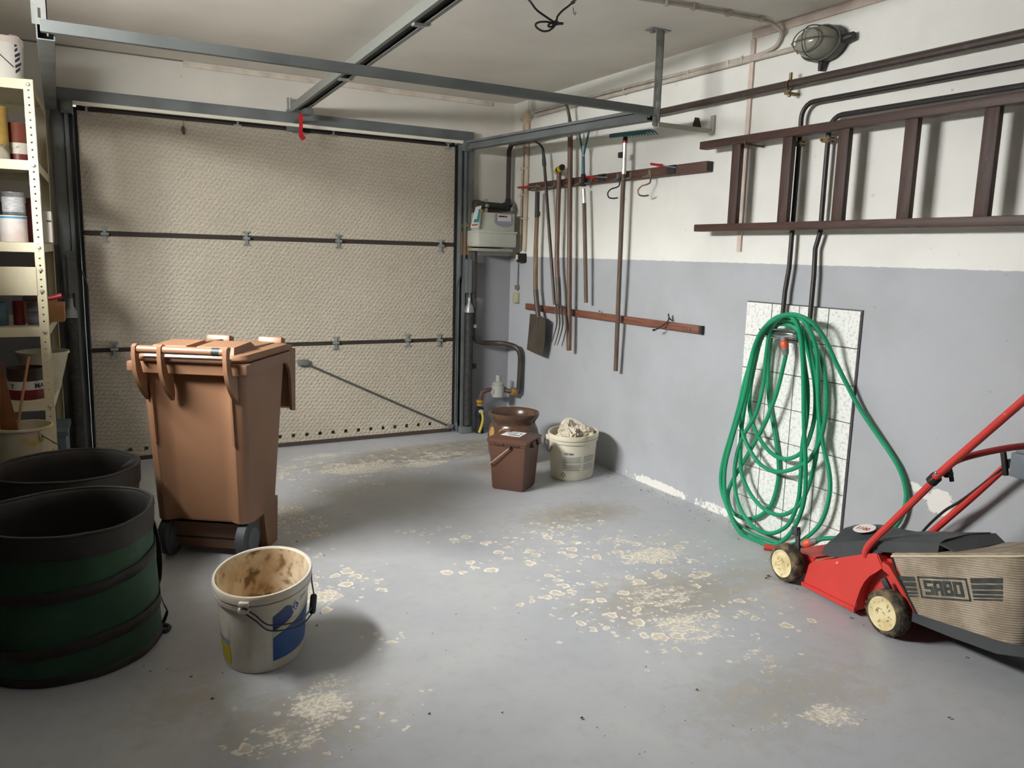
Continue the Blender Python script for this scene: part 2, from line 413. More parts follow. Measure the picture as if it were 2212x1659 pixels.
# lath strips along the wall and ceiling joints
mlath = mat('lath_offwhite', (222, 214, 200), .7, c2=(198, 184, 170), sc=9)
mlath2 = mat('lath_pinkish', (214, 198, 186), .7, c2=(196, 180, 168), sc=9)
t = B(); t.mm((-2.17, -.012, ZC-.035), (-.18, -.001, ZC-.008)); t.build('trim_1', mlath, None, False, kind='structure')
t = B(); t.mm((-.012, -4.6, ZC-.036), (-.001, -2.25, ZC-.002)); t.build('trim_2', mlath2, None, False, kind='structure')
t = B(); t.mm((-.011, -2.268, 1.315), (-.001, -2.243, ZC-.04)); t.build('trim_3', mlath2, None, False, kind='structure')
mcrack = mat('joint_crack_grey', (120, 116, 108), .9)  # grey of the crack line left of the lath
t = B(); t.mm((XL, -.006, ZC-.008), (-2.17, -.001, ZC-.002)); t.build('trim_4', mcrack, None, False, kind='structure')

# ------------------------------------------------------------------ sectional garage door
def door_panel_mat():
    m = D.materials.new('door_panel_embossed'); m.use_nodes = True; t, N, L, P = nt(m)
    P.inputs['Roughness'].default_value = .55
    co = N.new('ShaderNodeTexCoord').outputs['Object']
    mp = N.new('ShaderNodeMapping'); L.new(co, mp.inputs[0]); mp.inputs['Rotation'].default_value = (0, math.radians(24), 0)
    wob_ = N.new('ShaderNodeTexNoise'); wob_.inputs['Scale'].default_value = 38; wob_.inputs['Detail'].default_value = 2; L.new(co, wob_.inputs['Vector'])
    va = N.new('ShaderNodeVectorMath'); va.operation = 'SCALE'; L.new(wob_.outputs['Color'], va.inputs[0]); va.inputs['Scale'].default_value = .030
    vb = N.new('ShaderNodeVectorMath'); L.new(mp.outputs[0], vb.inputs[0]); L.new(va.outputs[0], vb.inputs[1])
    sx = N.new('ShaderNodeSeparateXYZ'); L.new(vb.outputs[0], sx.inputs[0])
    s1_ = node_math(N, L, 'SINE', node_math(N, L, 'MULTIPLY', sx.outputs[0], 2*PI/.052)); s2_ = node_math(N, L, 'SINE', node_math(N, L, 'MULTIPLY', sx.outputs[2], 2*PI/.027))
    n = node_math(N, L, 'ADD', node_math(N, L, 'MULTIPLY', node_math(N, L, 'MULTIPLY', s1_, s2_), .5), .5); big = node_noise(N, L, co, 1.3, 3)
    c = node_mix(N, L, node_step(N, L, big, .35, .7), (184, 175, 158), (194, 185, 168))
    c = node_mix(N, L, node_math(N, L, 'MULTIPLY', node_step(N, L, n, .62, .2), .28), c, (138, 130, 116))
    L.new(c, P.inputs['Base Color']); add_bump(N, L, P, n, .6, .006)
    return m
mdoor = door_panel_mat()
msteel = mat('track_steel_grey', (112, 117, 117), .6, .0, c2=(96, 100, 100), sc=5)
mzinc = mat('galvanised_zinc', (168, 172, 170), .42, .55, c2=(140, 144, 143), sc=14)
mdark = mat('black_rubber', (26, 25, 25), .7)
mgap = mat('dark_joint_brown', (52, 44, 40), .7)
PX0, PX1 = -2.722, -.452
door = thing('door_1', None, None, ((PX0+PX1)/2, .02, 0), kind='structure')
zs = [(.03, .655), (.68, 1.315), (1.342, 1.985)]
for i, (a, b) in enumerate(zs):
    p = B()
    if i == 0:
        hz0, hz1 = .060, .084; hs = []
        k = 0
        while True:
            hx = DP(1022-93, 924).x - k*.0875
            if hx < PX0+.1: break
            hs.append(hx); k += 1
        hs = sorted(hs)
        p.mm((PX0, 0, a), (PX1, .012, hz0)); p.mm((PX0, 0, hz1), (PX1, .012, b)); x = PX0
        for h in hs: p.mm((x, 0, hz0), (h-.012, .012, hz1)); x = h+.012
        p.mm((x, 0, hz0), (PX1, .012, hz1)); p.mm((PX0, .03, a), (PX1, .04, b))
    else: p.mm((PX0, 0, a), (PX1, .04, b), .004)
    p.build('panel', mdoor, door, False)
for z0, z1 in ((.655, .68), (1.315, 1.342), (1.985, 2.03)):
    B().mm((PX0, .008, z0), (PX1, .04, z1)).build('joint', mgap, door, False)
B().mm((PX0, -.002, .004), (PX1, .03, .03)).build('bottom_seal', mat('seal_brown', (70, 58, 52), .7), door, False)
def hinge(px, py, half=False):
    c = DP(px, py, -.004); b = B()
    if not half:
        b.mm((c.x-.020, -.010, c.z+.034), (c.x+.020, -.001, c.z+.043)); b.mm((c.x-.020, -.010, c.z-.043), (c.x+.020, -.001, c.z-.034))
        b.mm((c.x-.008, -.012, c.z-.036), (c.x+.008, -.001, c.z+.036)); b.cyl((c.x-.02, -.012, c.z), (c.x+.02, -.012, c.z), .010, None, 10)
    else:
        b.mm((c.x-.022, -.010, c.z-.030), (c.x+.022, -.001, c.z-.020)); b.mm((c.x-.006, -.012, c.z-.022), (c.x+.006, -.001, c.z+.02)); b.mm((c.x-.020, -.016, c.z+.008), (c.x+.020, -.001, c.z+.026))
    b.build('hinge', mzinc, door)
for p in ((226, 506), (532, 515), (731, 521), (952, 531), (247, 755), (725, 741), (880, 735), (949, 735)): hinge(*p)
for p in ((186, 234), (513, 262), (720, 284), (968, 314)): hinge(*p, True)
# brace rod across the lowest panel
a, b = DP(655, 783, -.02), DP(972, 921, -.02)
B().tube([a, b], .007, 8).build('brace_rod', mat('rod_grey_green', (88, 94, 90), .45, .3), door)
r = B(); r.box(a, (.07, .03, .035), None, .004); r.box(b, (.05, .03, .03), None, .004); r.build('rod_bracket', msteel, door)

# ------------------------------------------------------------------ door frame, running rails and springs: one assembly
trk = thing('garage_door_track', 'grey steel frame and overhead rails that surround the beige garage door', 'door frame', (-1.6, -.05, 0))
def side_frame(xi, sg):
    """xi: inner edge at the door, sg: outward direction"""
    B().mm((xi, -.006, .02), (xi+sg*.016, .03, 2.0)).build('edge_seal', mdark, trk, False)
    b = B()
    b.mm((xi+sg*.018, -.055, .02), (xi+sg*.022, .0, 2.0)); b.mm((xi+sg*.018, -.008, .02), (xi+sg*.062, .0, 2.0)); b.mm((xi+sg*.042, -.055, .02), (xi+sg*.046, .0, 2.0))
    b.mm((xi+sg*.046, -.058, .02), (xi+sg*.062, -.050, 2.0)); b.build('guide_channel', msteel, trk, False)
    b = B(); b.mm((xi+sg*.064, -.045, .0), (xi+sg*.125, -.003, 2.03), .004); b.build('side_post', msteel, trk)
    b = B(); b.cyl((xi+sg*.085, -.085, .06), (xi+sg*.085, -.085, .86), .030, None, 14)
    for k in range(40): pass
    b.build('spring_sleeve', mat('spring_dark', (60, 60, 58), .6, .2, c2=(44, 44, 43), sc=40), trk)
    b = B(); b.lathe([(0, .97), (.012, .97), (.014, .93), (.032, .90), (.034, .865), (0, .865)], (xi+sg*.085, -.085, 0), 14); b.build('spring_cap', mzinc, trk)
    b = B(); b.mm((xi+sg*.062, -.09, 1.00), (xi+sg*.112, -.046, 1.23)); b.mm((xi+sg*.078, -.104, 1.0), (xi+sg*.090, -.09, 1.23)); b.cyl((xi+sg*.085, -.09, .96), (xi+sg*.085, -.09, 1.01), .006, None, 8)
    b.build('spring_bracket', msteel, trk)
    b = B(); b.tube(catmull([(xi+sg*.02, -.065, 1.95), (xi+sg*.022, -.065, 1.20), (xi+sg*.02, -.066, 1.12), (xi-sg*.002, -.066, 1.04), (xi-sg*.002, -.066, .9), (xi+sg*.004, -.066, .08)], 4), .0045, 6); b.build('lift_cable', mat('cable_dark', (70, 74, 74), .5, .3), trk)
    b = B(); b.mm((xi+sg*.03, -.10, .0), (xi+sg*.115, -.003, .05), .004); b.build('foot_bracket', msteel, trk)
side_frame(PX0, -1); side_frame(PX1, 1)
B().mm((-2.86, -.05, 2.022), (-.335, -.004, 2.088), .003).build('header_bar', msteel, trk)
B().cyl((-2.74, -.066, 2.012), (-.42, -.066, 2.012), .011, None, 10).build('header_rail', mat('bright_alu', (236, 232, 218), .35), trk)
for x in (-2.77, -.40):
    b = B(); b.mm((x-.03, -.09, 1.955), (x+.03, -.05, 2.02), .004); b.cyl((x, -.10, 1.985), (x, -.05, 1.985), .022, None, 14); b.build('corner_plate', msteel, trk)
TY = -2.035
def htrack(x, z0, z1, sg):
    b = B()
    # C profile: web outside, two flanges, small lips
    for (dx, dz, w, h) in ((sg*.024, 0, .004, .052), (0, .026, .05, .004), (0, -.026, .05, .004), (-sg*.024, .020, .004, .014), (-sg*.024, -.020, .004, .014), (-sg*.006, 0, .004, .030)):
        b.bar((x+dx, -.07, z0+dz), (x+dx, TY+.02, z1+dz), w, h)
    b.build('horizontal_track', msteel, trk, False)
htrack(-.385, 1.993, 1.937, 1); htrack(-2.843, 1.993, 1.937, -1)
a, c = AT(86, 55, 1, TY), AT(1412, 241, 1, TY)
b = B(); b.bar(a, c, .004, .040); b.bar(a+Vector((0, .02, .019)), c+Vector((0, .02, .019)), .04, .004); b.bar(a+Vector((0, -.012, -.019)), c+Vector((0, -.012, -.019)), .024, .004)
b.build('cross_rail', msteel, trk, False)
def hanger(x, y, zb, zt, nm='hanger_bracket'):
    """perforated steel angle hung from the ceiling: webs with real slots"""
    b = B(); w = .044; zz = zb; slots = []
    n = int((zt-zb)/.062)
    for k in range(n):
        s0 = zb+.02+k*.062; slots.append((s0, s0+.030))
    def plate(P0, Uv, Nv, hole):
        z = zb; U, Nn = Vector(Uv), Vector(Nv); O = Vector(P0)
        def seg(u0, u1, z0, z1): b.prism([(u0, z0), (u1, z0), (u1, z1), (u0, z1)], O, U, (0, 0, 1), Nn, .003)
        c0, c1 = w/2-hole, w/2+hole
        seg(0, c0, zb, zt); seg(c1, w, zb, zt)
        for s0, s1 in slots: seg(c0, c1, z, s0); z = s1
        seg(c0, c1, z, zt)
    plate((x, y, 0), (-1, 0, 0), (0, 1, 0), .004); plate((x, y, 0), (0, 1, 0), (-1, 0, 0), .003)
    b.build(nm, mzinc, trk, False)
    t = B(); t.mm((x-.075, y-.01, zt-.004), (x+.03, y+.05, zt+.0), .001); t.mm((x-.05, y-.006, zt-.06), (x-.02, y-.002, zt)); t.cyl((x-.055, y+.02, zt-.016), (x-.055, y+.02, zt), .012, None, 6); t.build('ceiling_plate', mzinc, trk)
hanger(-.345, TY+.005, 1.885, ZC-.001); hanger(-2.835, TY+.0, 1.95, ZC-.001)
a = WP(1540, 284, -.003); b = B()
p0 = Vector((-.36, TY-.004, 1.892)); p1 = Vector((-.012, a.y, a.z))
b.bar(p0, p1, .022, .004, (0, 1, 0)); b.bar(p0+Vector((0, .012, 0)), p1+Vector((0, .012, 0)), .004, .022, (0, 1, 0)); b.mm((-.012, a.y-.013, a.z-.012), (-.002, a.y+.013, a.z+.075)); b.cyl((-.02, a.y, a.z-.018), (-.02, a.y, a.z), .008, None, 8)
b.build('wall_brace', mat('brace_pale', (168, 164, 152), .6), trk, False)

# ------------------------------------------------------------------ door opener rail down the middle of the ceiling
op = thing('door_opener_rail', 'long grey ceiling rail with dark belt slot and hanging red pull', 'door opener', (-1.60, -1.5, 2.07))
OX = -1.605
def OZ(y): return 2.075 + (-y)*.036
b = B(); p0, p1 = AT(643, 243, 1, -.10)+Vector((0, 0, .022)), FP(974, 0, 2.175)+Vector((0, 0, .022)); p1 = p1+(p1-p0)*.6
for dx, dz, w, h in ((0, .022, .076, .003), (-.037, 0, .003, .044), (.037, 0, .003, .044), (-.029, -.021, .018, .003), (.029, -.021, .018, .003)):
    b.bar(p0+Vector((dx, 0, dz)), p1+Vector((dx, 0, dz)), w, h)
b.build('rail', mat('opener_rail_grey', (122, 125, 120), .5, .1), op, False)
B().bar(p0+Vector((0, 0, -.006)), p1+Vector((0, 0, -.006)), .046, .006).build('drive_belt', mat('belt_black', (30, 31, 33), .6), op, False)
for y in (-1.02, -2.0):
    q = p0+(p1-p0)*((y-p0.y)/(p1.y-p0.y)); b = B(); b.box(q+Vector((0, 0, -.028)), (.05, .03, .010)); b.box(q+Vector((.042, 0, 0)), (.008, .03, .05)); b.build('rail_clip', mzinc, op, False)
OX = p0.x; OZ = lambda y: p0.z-.0+(y-p0.y)/(p1.y-p0.y)*(p1.z-p0.z)
b = B(); b.mm((OX-.05, -.06, 2.10), (OX-.04, -.045, 2.17)); b.mm((OX-.03, -.06, 2.10), (OX-.02, -.045, 2.17)); b.mm((OX-.055, -.062, 2.085), (OX+.035, -.04, 2.10)); b.build('wall_fixing', mzinc, op, False)
b = B(); b.box((OX+.03, -.20, OZ(-.2)-.035), (.05, .09, .035), None, .004); b.bar((OX+.0, -.06, 2.03), (OX+.0, -.16, 2.045), .03, .01); b.box((OX-.01, -.055, 1.99), (.09, .03, .03), None, .003); b.build('carriage', mat('carriage_grey', (96, 100, 98), .5), op, False)
q0 = AT(650, 246, 1, -.2); q1 = AT(650, 292, 1, -.2); q2 = AT(657, 301, 1, -.2)
b = B(); b.bar(q0, q1, .020, .010, (0, 1, 0)); b.bar(q1+Vector((-.003, 0, .004)), q2, .026, .012, (0, 1, 0)); b.build('release_pull', mat('release_red', (196, 26, 36), .45), op, False, label='red plastic release pull')
tg = B(); s0, s1, s2 = DP(397, 249, -.022), DP(396, 272, -.022), DP(398, 291, -.022)
tg.tube([s0, s1], .0015, 5); tg.tube(catmull([s1, (s1+s2)/2+Vector((-.004, 0, 0)), s2], 4), [.004, .007, .008, .009, .009, .009, .008, .006, .003], 8)
tg.build('hanging_tag', mat('tag_brown', (86, 66, 52), .7), None, label='small brown tag hanging on a thread at the top door panel', cat='tag')

# ------------------------------------------------------------------ pipes and conduits on the right wall
mpipe = mat('pipe_brown_paint', (66, 54, 49), .45, .0, c2=(84, 72, 65), sc=30, lo=.55, hi=.75)
mpipe2 = mat('pipe_dark_brown', (40, 35, 34), .5, .0, c2=(56, 49, 46), sc=30, lo=.55, hi=.75)
mbrass = mat('clamp_brass', (138, 118, 84), .45, .6, c2=(100, 86, 66), sc=30)
g = thing('gas_pipe', 'thick brown gas pipe along the top of the right wall down to the meter', 'pipe', (-.04, -2, 2.03))
B().tube([(-.052, -4.7, 2.025), (-.052, -.12, 2.034)] + [(-.052, -.085, 2.032), (-.055, -.062, 2.022)] + [(-.062, -.05, 1.985), (-.060, -.05, 1.66)], .0165, 10).build('pipe', mpipe, g)
c = WP(1711, 184, -.04); b = B(); b.mm((-.072, c.y-.012, 1.985), (-.001, c.y+.012, 1.995)); b.tube([(-.052+.0205*math.cos(a), c.y, c.z-.001+.0205*math.sin(a)) for a in np.linspace(0, 2*PI, 14)[:-1]], .004, 6, True); b.cyl((-.052, c.y, c.z+.018), (-.052, c.y, c.z+.05), .007, None, 8); b.cyl((-.052, c.y, c.z-.05), (-.052, c.y, c.z-.018), .007, None, 8)
b.build('pipe_clamp', mbrass, g)
def wpipe(name, label, zy, yb, r, pts):
    p = thing(name, label, 'pipe', (-.035, yb, 1.5)); B().tube(pts, r, 10).build('pipe', mpipe2, p); return p
def bend(y, z, rr=.06, x=-.035): return [(x, y-rr+rr*math.sin(a)*1.0, z-rr+rr*math.cos(a)) for a in np.linspace(0, PI/2, 6)]
yA = -2.595
pA = wpipe('water_pipe', 'upper dark water pipe bending down beside the second ladder rung', 1.941, yA, .0105, [(-.035, -4.7, 1.938)] + bend(yA, 1.941) + [(-.035, yA, 1.5), (-.035, yA, 1.25), (-.036, yA+.012, 1.14), (-.04, yA+.012, .99)])
yB = -2.745
pB = wpipe('water_pipe', 'lower dark water pipe bending down between second and third ladder rungs', 1.868, yB, .0105, [(-.035, -4.7, 1.862)] + bend(yB, 1.868) + [(-.035, yB, 1.62), (-.034, yB, 1.40), (-.032, yB+.02, 1.33), (-.036, yB+.012, 1.22), (-.04, yB+.01, .99)])
for par, y in ((pA, yA), (pB, yB)):
    b = B(); b.mm((-.052, y-.02, 1.765), (-.046, y+.02, 1.785)); b.mm((-.024, y-.02, 1.765), (-.018, y+.02, 1.785)); b.cyl((-.06, y+.018, 1.775), (-.001, y+.018, 1.775), .005, None, 8); b.cyl((-.06, y-.018, 1.775), (-.014, y-.018, 1.775), .005, None, 8); b.mm((-.05, y-.013, 1.764), (-.02, y-.0105, 1.786)); b.mm((-.05, y+.0105, 1.764), (-.02, y+.013, 1.786)); b.build('pipe_clamp', mbrass, par)

mcond = mat('conduit_grey_white', (196, 190, 178), .55, c2=(178, 168, 156), sc=12)
# twin cable conduits from the corner junction box to the lamp, one branching up to the ceiling
c1 = thing('cable_conduit', 'grey white plastic conduit running along the right wall up to the caged lamp', 'conduit', (-.015, -1.5, 2.2))
B().tube([(-.014, -.33, 2.196), (-.014, -1.4, 2.192), (-.014, -2.53, 2.185)], .0115, 8).build('tube', mcond, c1)
c2 = thing('cable_conduit', 'thinner cable bending from right wall up across the ceiling above the caged lamp', 'conduit', (-.015, -1.5, 2.22))
e0 = WP(1640, 118, -.012); e1 = WP(1676, 100, -.014); e2 = WP(1690, 72, -.016); k0 = FP(1684, 52, ZC-.013); k1 = FP(1645, 42, ZC-.013); k2 = FP(1500, 15, ZC-.013); k3 = FP(1380, -4, ZC-.013); k4 = k3+(k3-k2)*1.5
up = [(-.014, -.30, 2.219), (-.014, -1.4, 2.217), (-.012, e0.y, e0.z)]
B().tube(up + catmull([(-.012, e0.y, e0.z), e1, (-.018, e2.y, e2.z), (-.03, k0.y-.02, ZC-.05), (-.08, k1.y, ZC-.016)], 6)[1:] + [k1, k2, k3, k4], .0085, 8).build('tube', mcond, c2)
for q in (k1, (k1+k2)/2, k2, (k2+k3)/2+Vector((0, 0, 0))): B().box((q[0], q[1], ZC-.013), (.022, .026, .024), None, .004).build('saddle_clip', mcond, c2)
for px, py in ((1605, 133), (1575, 145), (1490, 160), (1350, 195)):
    q = WP(px, py, -.012); B().box((-.014, q.y, 2.194), (.026, .016, .034), None, .004).build('saddle_clip', mcond, c1)
jb = thing('junction_box', 'round yellowed cable junction box high in the corner above the tools', 'electrical box', (-.03, -.22, 2.15))
q = WP(1136, 255, -.02)
b = B(); b.lathe([(0, 0), (.044, 0), (.046, .022), (.042, .030), (.02, .033), (0, .033)], (-.001, q.y, q.z), 20, axis=(-1, 0, 0)); b.build('box_body', mat('old_ivory_plastic', (204, 192, 160), .5, c2=(178, 162, 130), sc=20), jb)
for dy, dz in ((-.055, 0), (.055, 0), (0, -.055)): B().cyl((-.014, q.y+dy*.8, q.z+dz*.8), (-.014, q.y+dy*1.35, q.z+dz*1.35), .012, None, 10).build('cable_gland', mcond, jb)
b = B()
for dy, h in ((-.035, .10), (-.062, .085)):
    b.tube(catmull([(-.014, q.y-.01+dy*.2, q.z+.03), (-.018, q.y+.005+dy, q.z+.06), (-.02, q.y-.004+dy, q.z+.04+h*.75), (-.02, q.y-.028+dy, q.z+.05+h*.7), (-.018, q.y-.035+dy, q.z+.06), (-.014, q.y-.06+dy, q.z+.018)], 5), .004, 6)
b.build('cable_loop', mcond, jb)
c3 = thing('cable_conduit', 'vertical cream conduit in the corner from junction box down to the black switch', 'conduit', (-.02, -.2, 1.7))
for y, r, z0 in ((-.255, .0145, 1.30), (-.195, .008, 1.30)):
    B().tube([(-.016, y+.03, 2.16), (-.016, y+.03, 1.7), (-.016, y+.035, z0)], r, 8).build('tube', mat('conduit_cream', (206, 192, 170), .55, c2=(186, 160, 136), sc=8), c3)
for z in (1.86, 1.68, 1.52): B().box((-.016, -.195, z), (.03, .09, .014), None, .003).build('saddle_clip', mcond, c3)
sw = thing('wall_switch', 'small black switch box below the cream conduit at the paint line', 'switch', (-.02, -.19, 1.22))
q = WP(1127, 557, -.02); b = B(); b.box((-.022, q.y, q.z), (.042, .075, .062), None, .005); b.build('switch_box', mdark, sw)
b = B(); b.box((-.046, q.y+.022, q.z+.004), (.008, .022, .034), None, .002); b.build('rocker', mat('rocker_ivory', (214, 204, 176), .5), sw)
sk = thing('wall_socket', 'pale yellow socket plate low in the corner left of the spade', 'socket', (-.02, -.12, .95))
q = WP(1114, 643, -.012); b = B(); b.box((-.014, q.y-.008, q.z), (.026, .060, .072), None, .004); b.build('plate', mat('socket_yellowed', (176, 172, 138), .5), sk)
b = B(); b.tube([(-.010, q.y-.02, 1.22), (-.010, q.y-.018, q.z+.05)], .004, 6); b.box((-.012, q.y-.015, q.z+.075), (.02, .04, .03), None, .003); b.build('cable', mat('cable_grey', (120, 112, 98), .6), sk)
# small dark hook in the wall right of the hanger
q = WP(1510, 268, 0); b = B(); b.prism([(-.018, -.02), (.02, -.024), (.0, .03)], (-.03, q.y, q.z), (0, -1, 0), (0, 0, 1), (1, 0, 0), .029); b.build('wall_spike', mat('rust_dark', (66, 54, 48), .7), None, label='small dark iron spike in the wall above ladder end', cat='spike')

# ------------------------------------------------------------------ caged bulkhead lamp
lp = thing('bulkhead_lamp', 'oval glass bulkhead lamp with wire cage on the right wall', 'lamp', (-.05, -2.64, 2.18))
LC = WP(1778, 95, -.03); tl = math.radians(0)
def LP(a, bq, x): return Vector((x, LC.y-a, LC.z+bq))
b = B(); b.lathe([(0, .0), (1.0, .0), (1.06, .016), (1.02, .040), (.92, .046), (0, .046)], (-.001, LC.y, LC.z), 28, sx=.068, sy=.092, axis=(-1, 0, 0)); 
b = B()
ring = lambda s, x: [LP(.100*s*math.cos(t), .068*s*math.sin(t), x) for t in np.linspace(0, 2*PI, 28)[:-1]]
b.loft([ring(1, -.002), ring(1.06, -.018), ring(1.02, -.044), ring(.90, -.048)]); b.build('lamp_base', mat('lamp_metal_grey', (92, 94, 92), .45, .5, c2=(70, 70, 68), sc=20), lp)
gm = D.materials.new('lamp_glass'); gm.use_nodes = True; P_ = gm.node_tree.nodes['Principled BSDF']
P_.inputs['Base Color'].default_value = rgb((205, 205, 190)); P_.inputs['Roughness'].default_value = .08; P_.inputs['Transmission Weight'].default_value = .55; P_.inputs['IOR'].default_value = 1.45
b = B(); rs = [(.90, -.047), (.90, -.075), (.80, -.105), (.58, -.128), (.28, -.140), (.02, -.142)]
b.loft([ring(s, x) for s, x in rs]); b.build('glass_dome', gm, lp)
mwire = mat('cage_wire', (120, 118, 108), .4, .7)
b = B(); b.tube(ring(.66, -.135), .0028, 6, True); b.tube(ring(1.02, -.052), .003, 6, True)
for t in (0, PI/2, PI, 3*PI/2):
    pr = [(1.03, -.045), (.98, -.085), (.86, -.118), (.62, -.142)] + ([(.3, -.154), (0, -.158)])
    b.tube(catmull([LP(.100*s*math.cos(t), .068*s*math.sin(t), x) for s, x in pr], 4), .0025, 6)
b.build('wire_cage', mwire, lp)
for g0, g1_, ra, rb0 in ((LP(.10, .0, -.025), LP(.145, .004, -.025), .020, .016), (LP(-.10, -.0, -.02), LP(-.14, 0, -.02), .012, .012), (LP(.0, -.06, -.025), LP(-.01, -.105, -.022), .017, .010)): B().cyl(g0, g1_, ra, rb0, 12).build('cable_gland', mat('gland_black', (36, 35, 36), .5), lp)

# ------------------------------------------------------------------ wooden tool rack boards with clips and hooks
mwood = mat('rack_wood_brown', (98, 65, 52), .55, c2=(76, 52, 44), sc=3, stretch=(30, 2, 30), lo=.4, hi=.6, c3=(146, 104, 84), sc3=12, lo3=.66, hi3=.72)
mwood2 = mat('rack_wood_reddish', (132, 84, 64), .5, c2=(106, 66, 51), sc=3, stretch=(30, 2, 30), lo=.4, hi=.6)
mend = mat('board_end_dark', (54, 48, 46), .7)
mclip = mat('clip_steel', (150, 152, 148), .4, .7)
r1 = thing('tool_rack_board', 'upper dark brown board with clips that hold the garden tools', 'tool rack', (-.02, -1.16, 1.7))
BX = -.042
B().mm((BX, -2.034, 1.703), (-.001, -.298, 1.752), .003).build('board', mwood, r1)
B().mm((BX+.001, -2.037, 1.705), (-.002, -2.034, 1.750)).build('board_end', mend, r1, False)
def clip(px, py):
    q = WP(px, py, BX); b = B(); b.mm((BX-.004, q.y-.009, 1.712), (BX, q.y+.009, 1.742)); 
    b.tube(catmull([(BX-.004, q.y-.008, 1.716), (BX-.018, q.y-.014, 1.708), (BX-.034, q.y-.016, 1.704), (BX-.042, q.y-.008, 1.704)], 3), .003, 6)
    b.tube(catmull([(BX-.004, q.y+.008, 1.716), (BX-.018, q.y+.014, 1.708), (BX-.034, q.y+.016, 1.704), (BX-.042, q.y+.008, 1.704)], 3), .003, 6)
    b.build('spring_clip', mclip, r1)
for p in ((1160, 408), (1180, 404), (1198, 402), (1234, 397), (1254, 394), (1278, 390), (1335, 383), (1363, 379), (1404, 373)): clip(*p)
for px in (1301, 1450):
    q = WP(px, 1 and 380, BX); b = B(); b.mm((BX-.005, q.y-.034, 1.708), (BX, q.y+.034, 1.752)); b.mm((BX-.018, q.y-.030, 1.742), (BX, q.y+.02, 1.747)); b.build('tape_holder', mat('tape_blue_black', (42, 46, 52), .5), r1, False)
def jhook(px, py, m, dx=0):
    t = WP(px, py, BX-.004); b = B()
    pts = [(BX-.006, t.y, 1.722), (BX-.008, t.y, 1.692), (BX-.012, t.y, 1.672), (BX-.03, t.y+.004, 1.662), (BX-.055, t.y+.016, 1.652), (BX-.068, t.y+.026, 1.630), (BX-.062, t.y+.022, 1.607), (BX-.040, t.y+.010, 1.602), (BX-.018, t.y-.004, 1.606)]
    b.tube(catmull(pts, 5), .0042, 8); b.build('j_hook', m, r1)
jhook(1407, 380, mat('hook_orange', (176, 128, 76), .45, c2=(90, 70, 56), sc=14, lo=.5, hi=.6)); jhook(1340, 388, mat('hook_black', (40, 38, 40), .45))
r2 = thing('tool_rack_board', 'lower reddish board on the grey wall behind the spade and fork', 'tool rack', (-.02, -1.16, .9))
B().mm((-.022, -2.046, .897), (-.001, -.267, .938), .002).build('board', mwood2, r2)
B().mm((-.0225, -2.050, .8965), (-.002, -2.030, .9385)).build('board_end', mend, r2, False)
b = B(); 
for px, py in ((1490, 711), (1295, 672)):
    q = WP(px, py, -.022); b.cyl((-.026, q.y, q.z), (-.02, q.y, q.z), .005, None, 8)
b.build('screw', mclip, r2)
t0, t1, t2 = WP(1445, 686, -.03), WP(1440, 697, -.035), WP(1413, 714, -.075)
b = B(); b.tube(catmull([(-.012, t0.y-.008, .946), (-.02, t0.y+.002, .955), (-.03, t0.y+.006, .975), (-.034, t0.y-.001, .98), (-.034, t0.y-.004, .955), t1, (t1+t2)/2+Vector((0, 0, -.002)), t2, t2+Vector((-.004, .006, .004)), t2+Vector((.006, -.004, .007))], 4), .0035, 7)
b.build('wire_hook', mat('wire_hook_dark', (56, 54, 52), .45, .4), r2)
# three red-handled scribers tucked behind the clips of the upper board
mred = mat('handle_red', (172, 30, 36), .4); mblade = mat('blade_steel', (176, 176, 170), .35, .7)
for lab, (ax, ay), (bx, by) in (('red handled screwdriver at the left end of the upper rack board', (1118, 405), (1168, 402)), ('red handled screwdriver on the upper rack board behind the leaf rake', (1260, 382), (1312, 383)), ('red handled screwdriver at the right end of the upper rack board', (1405, 354), (1460, 362))):
    p0, p1 = WP(ax, ay, BX-.016), WP(bx, by, BX-.016); d = p1-p0
    s = thing('screwdriver', lab, 'screwdriver', p0)
    B().tube([p0, p0+d*.05, p0+d*.2, p0+d*.45, p0+d*.5], [.004, .0075, .0065, .0085, .006], 10).build('handle', mred, s)
    B().tube([p0+d*.5, p1], .003, 8).build('blade', mblade, s)

# ------------------------------------------------------------------ garden tools hanging on the boards
mash = mat('tool_wood_grey_brown', (104, 86, 70), .6, c2=(82, 68, 56), sc=4, stretch=(20, 20, 2), lo=.4, hi=.62)
mwarm = mat('tool_wood_warm', (112, 86, 70), .5, c2=(92, 70, 58), sc=4, stretch=(20, 20, 2), lo=.4, hi=.62)
mdkw = mat('tool_wood_dark', (82, 62, 54), .5, c2=(66, 50, 45), sc=4, stretch=(20, 20, 2), lo=.4, hi=.62)
miron = mat('tool_iron', (84, 80, 74), .55, .5, c2=(106, 94, 82), sc=14, lo=.45, hi=.7)
TX = BX-.028
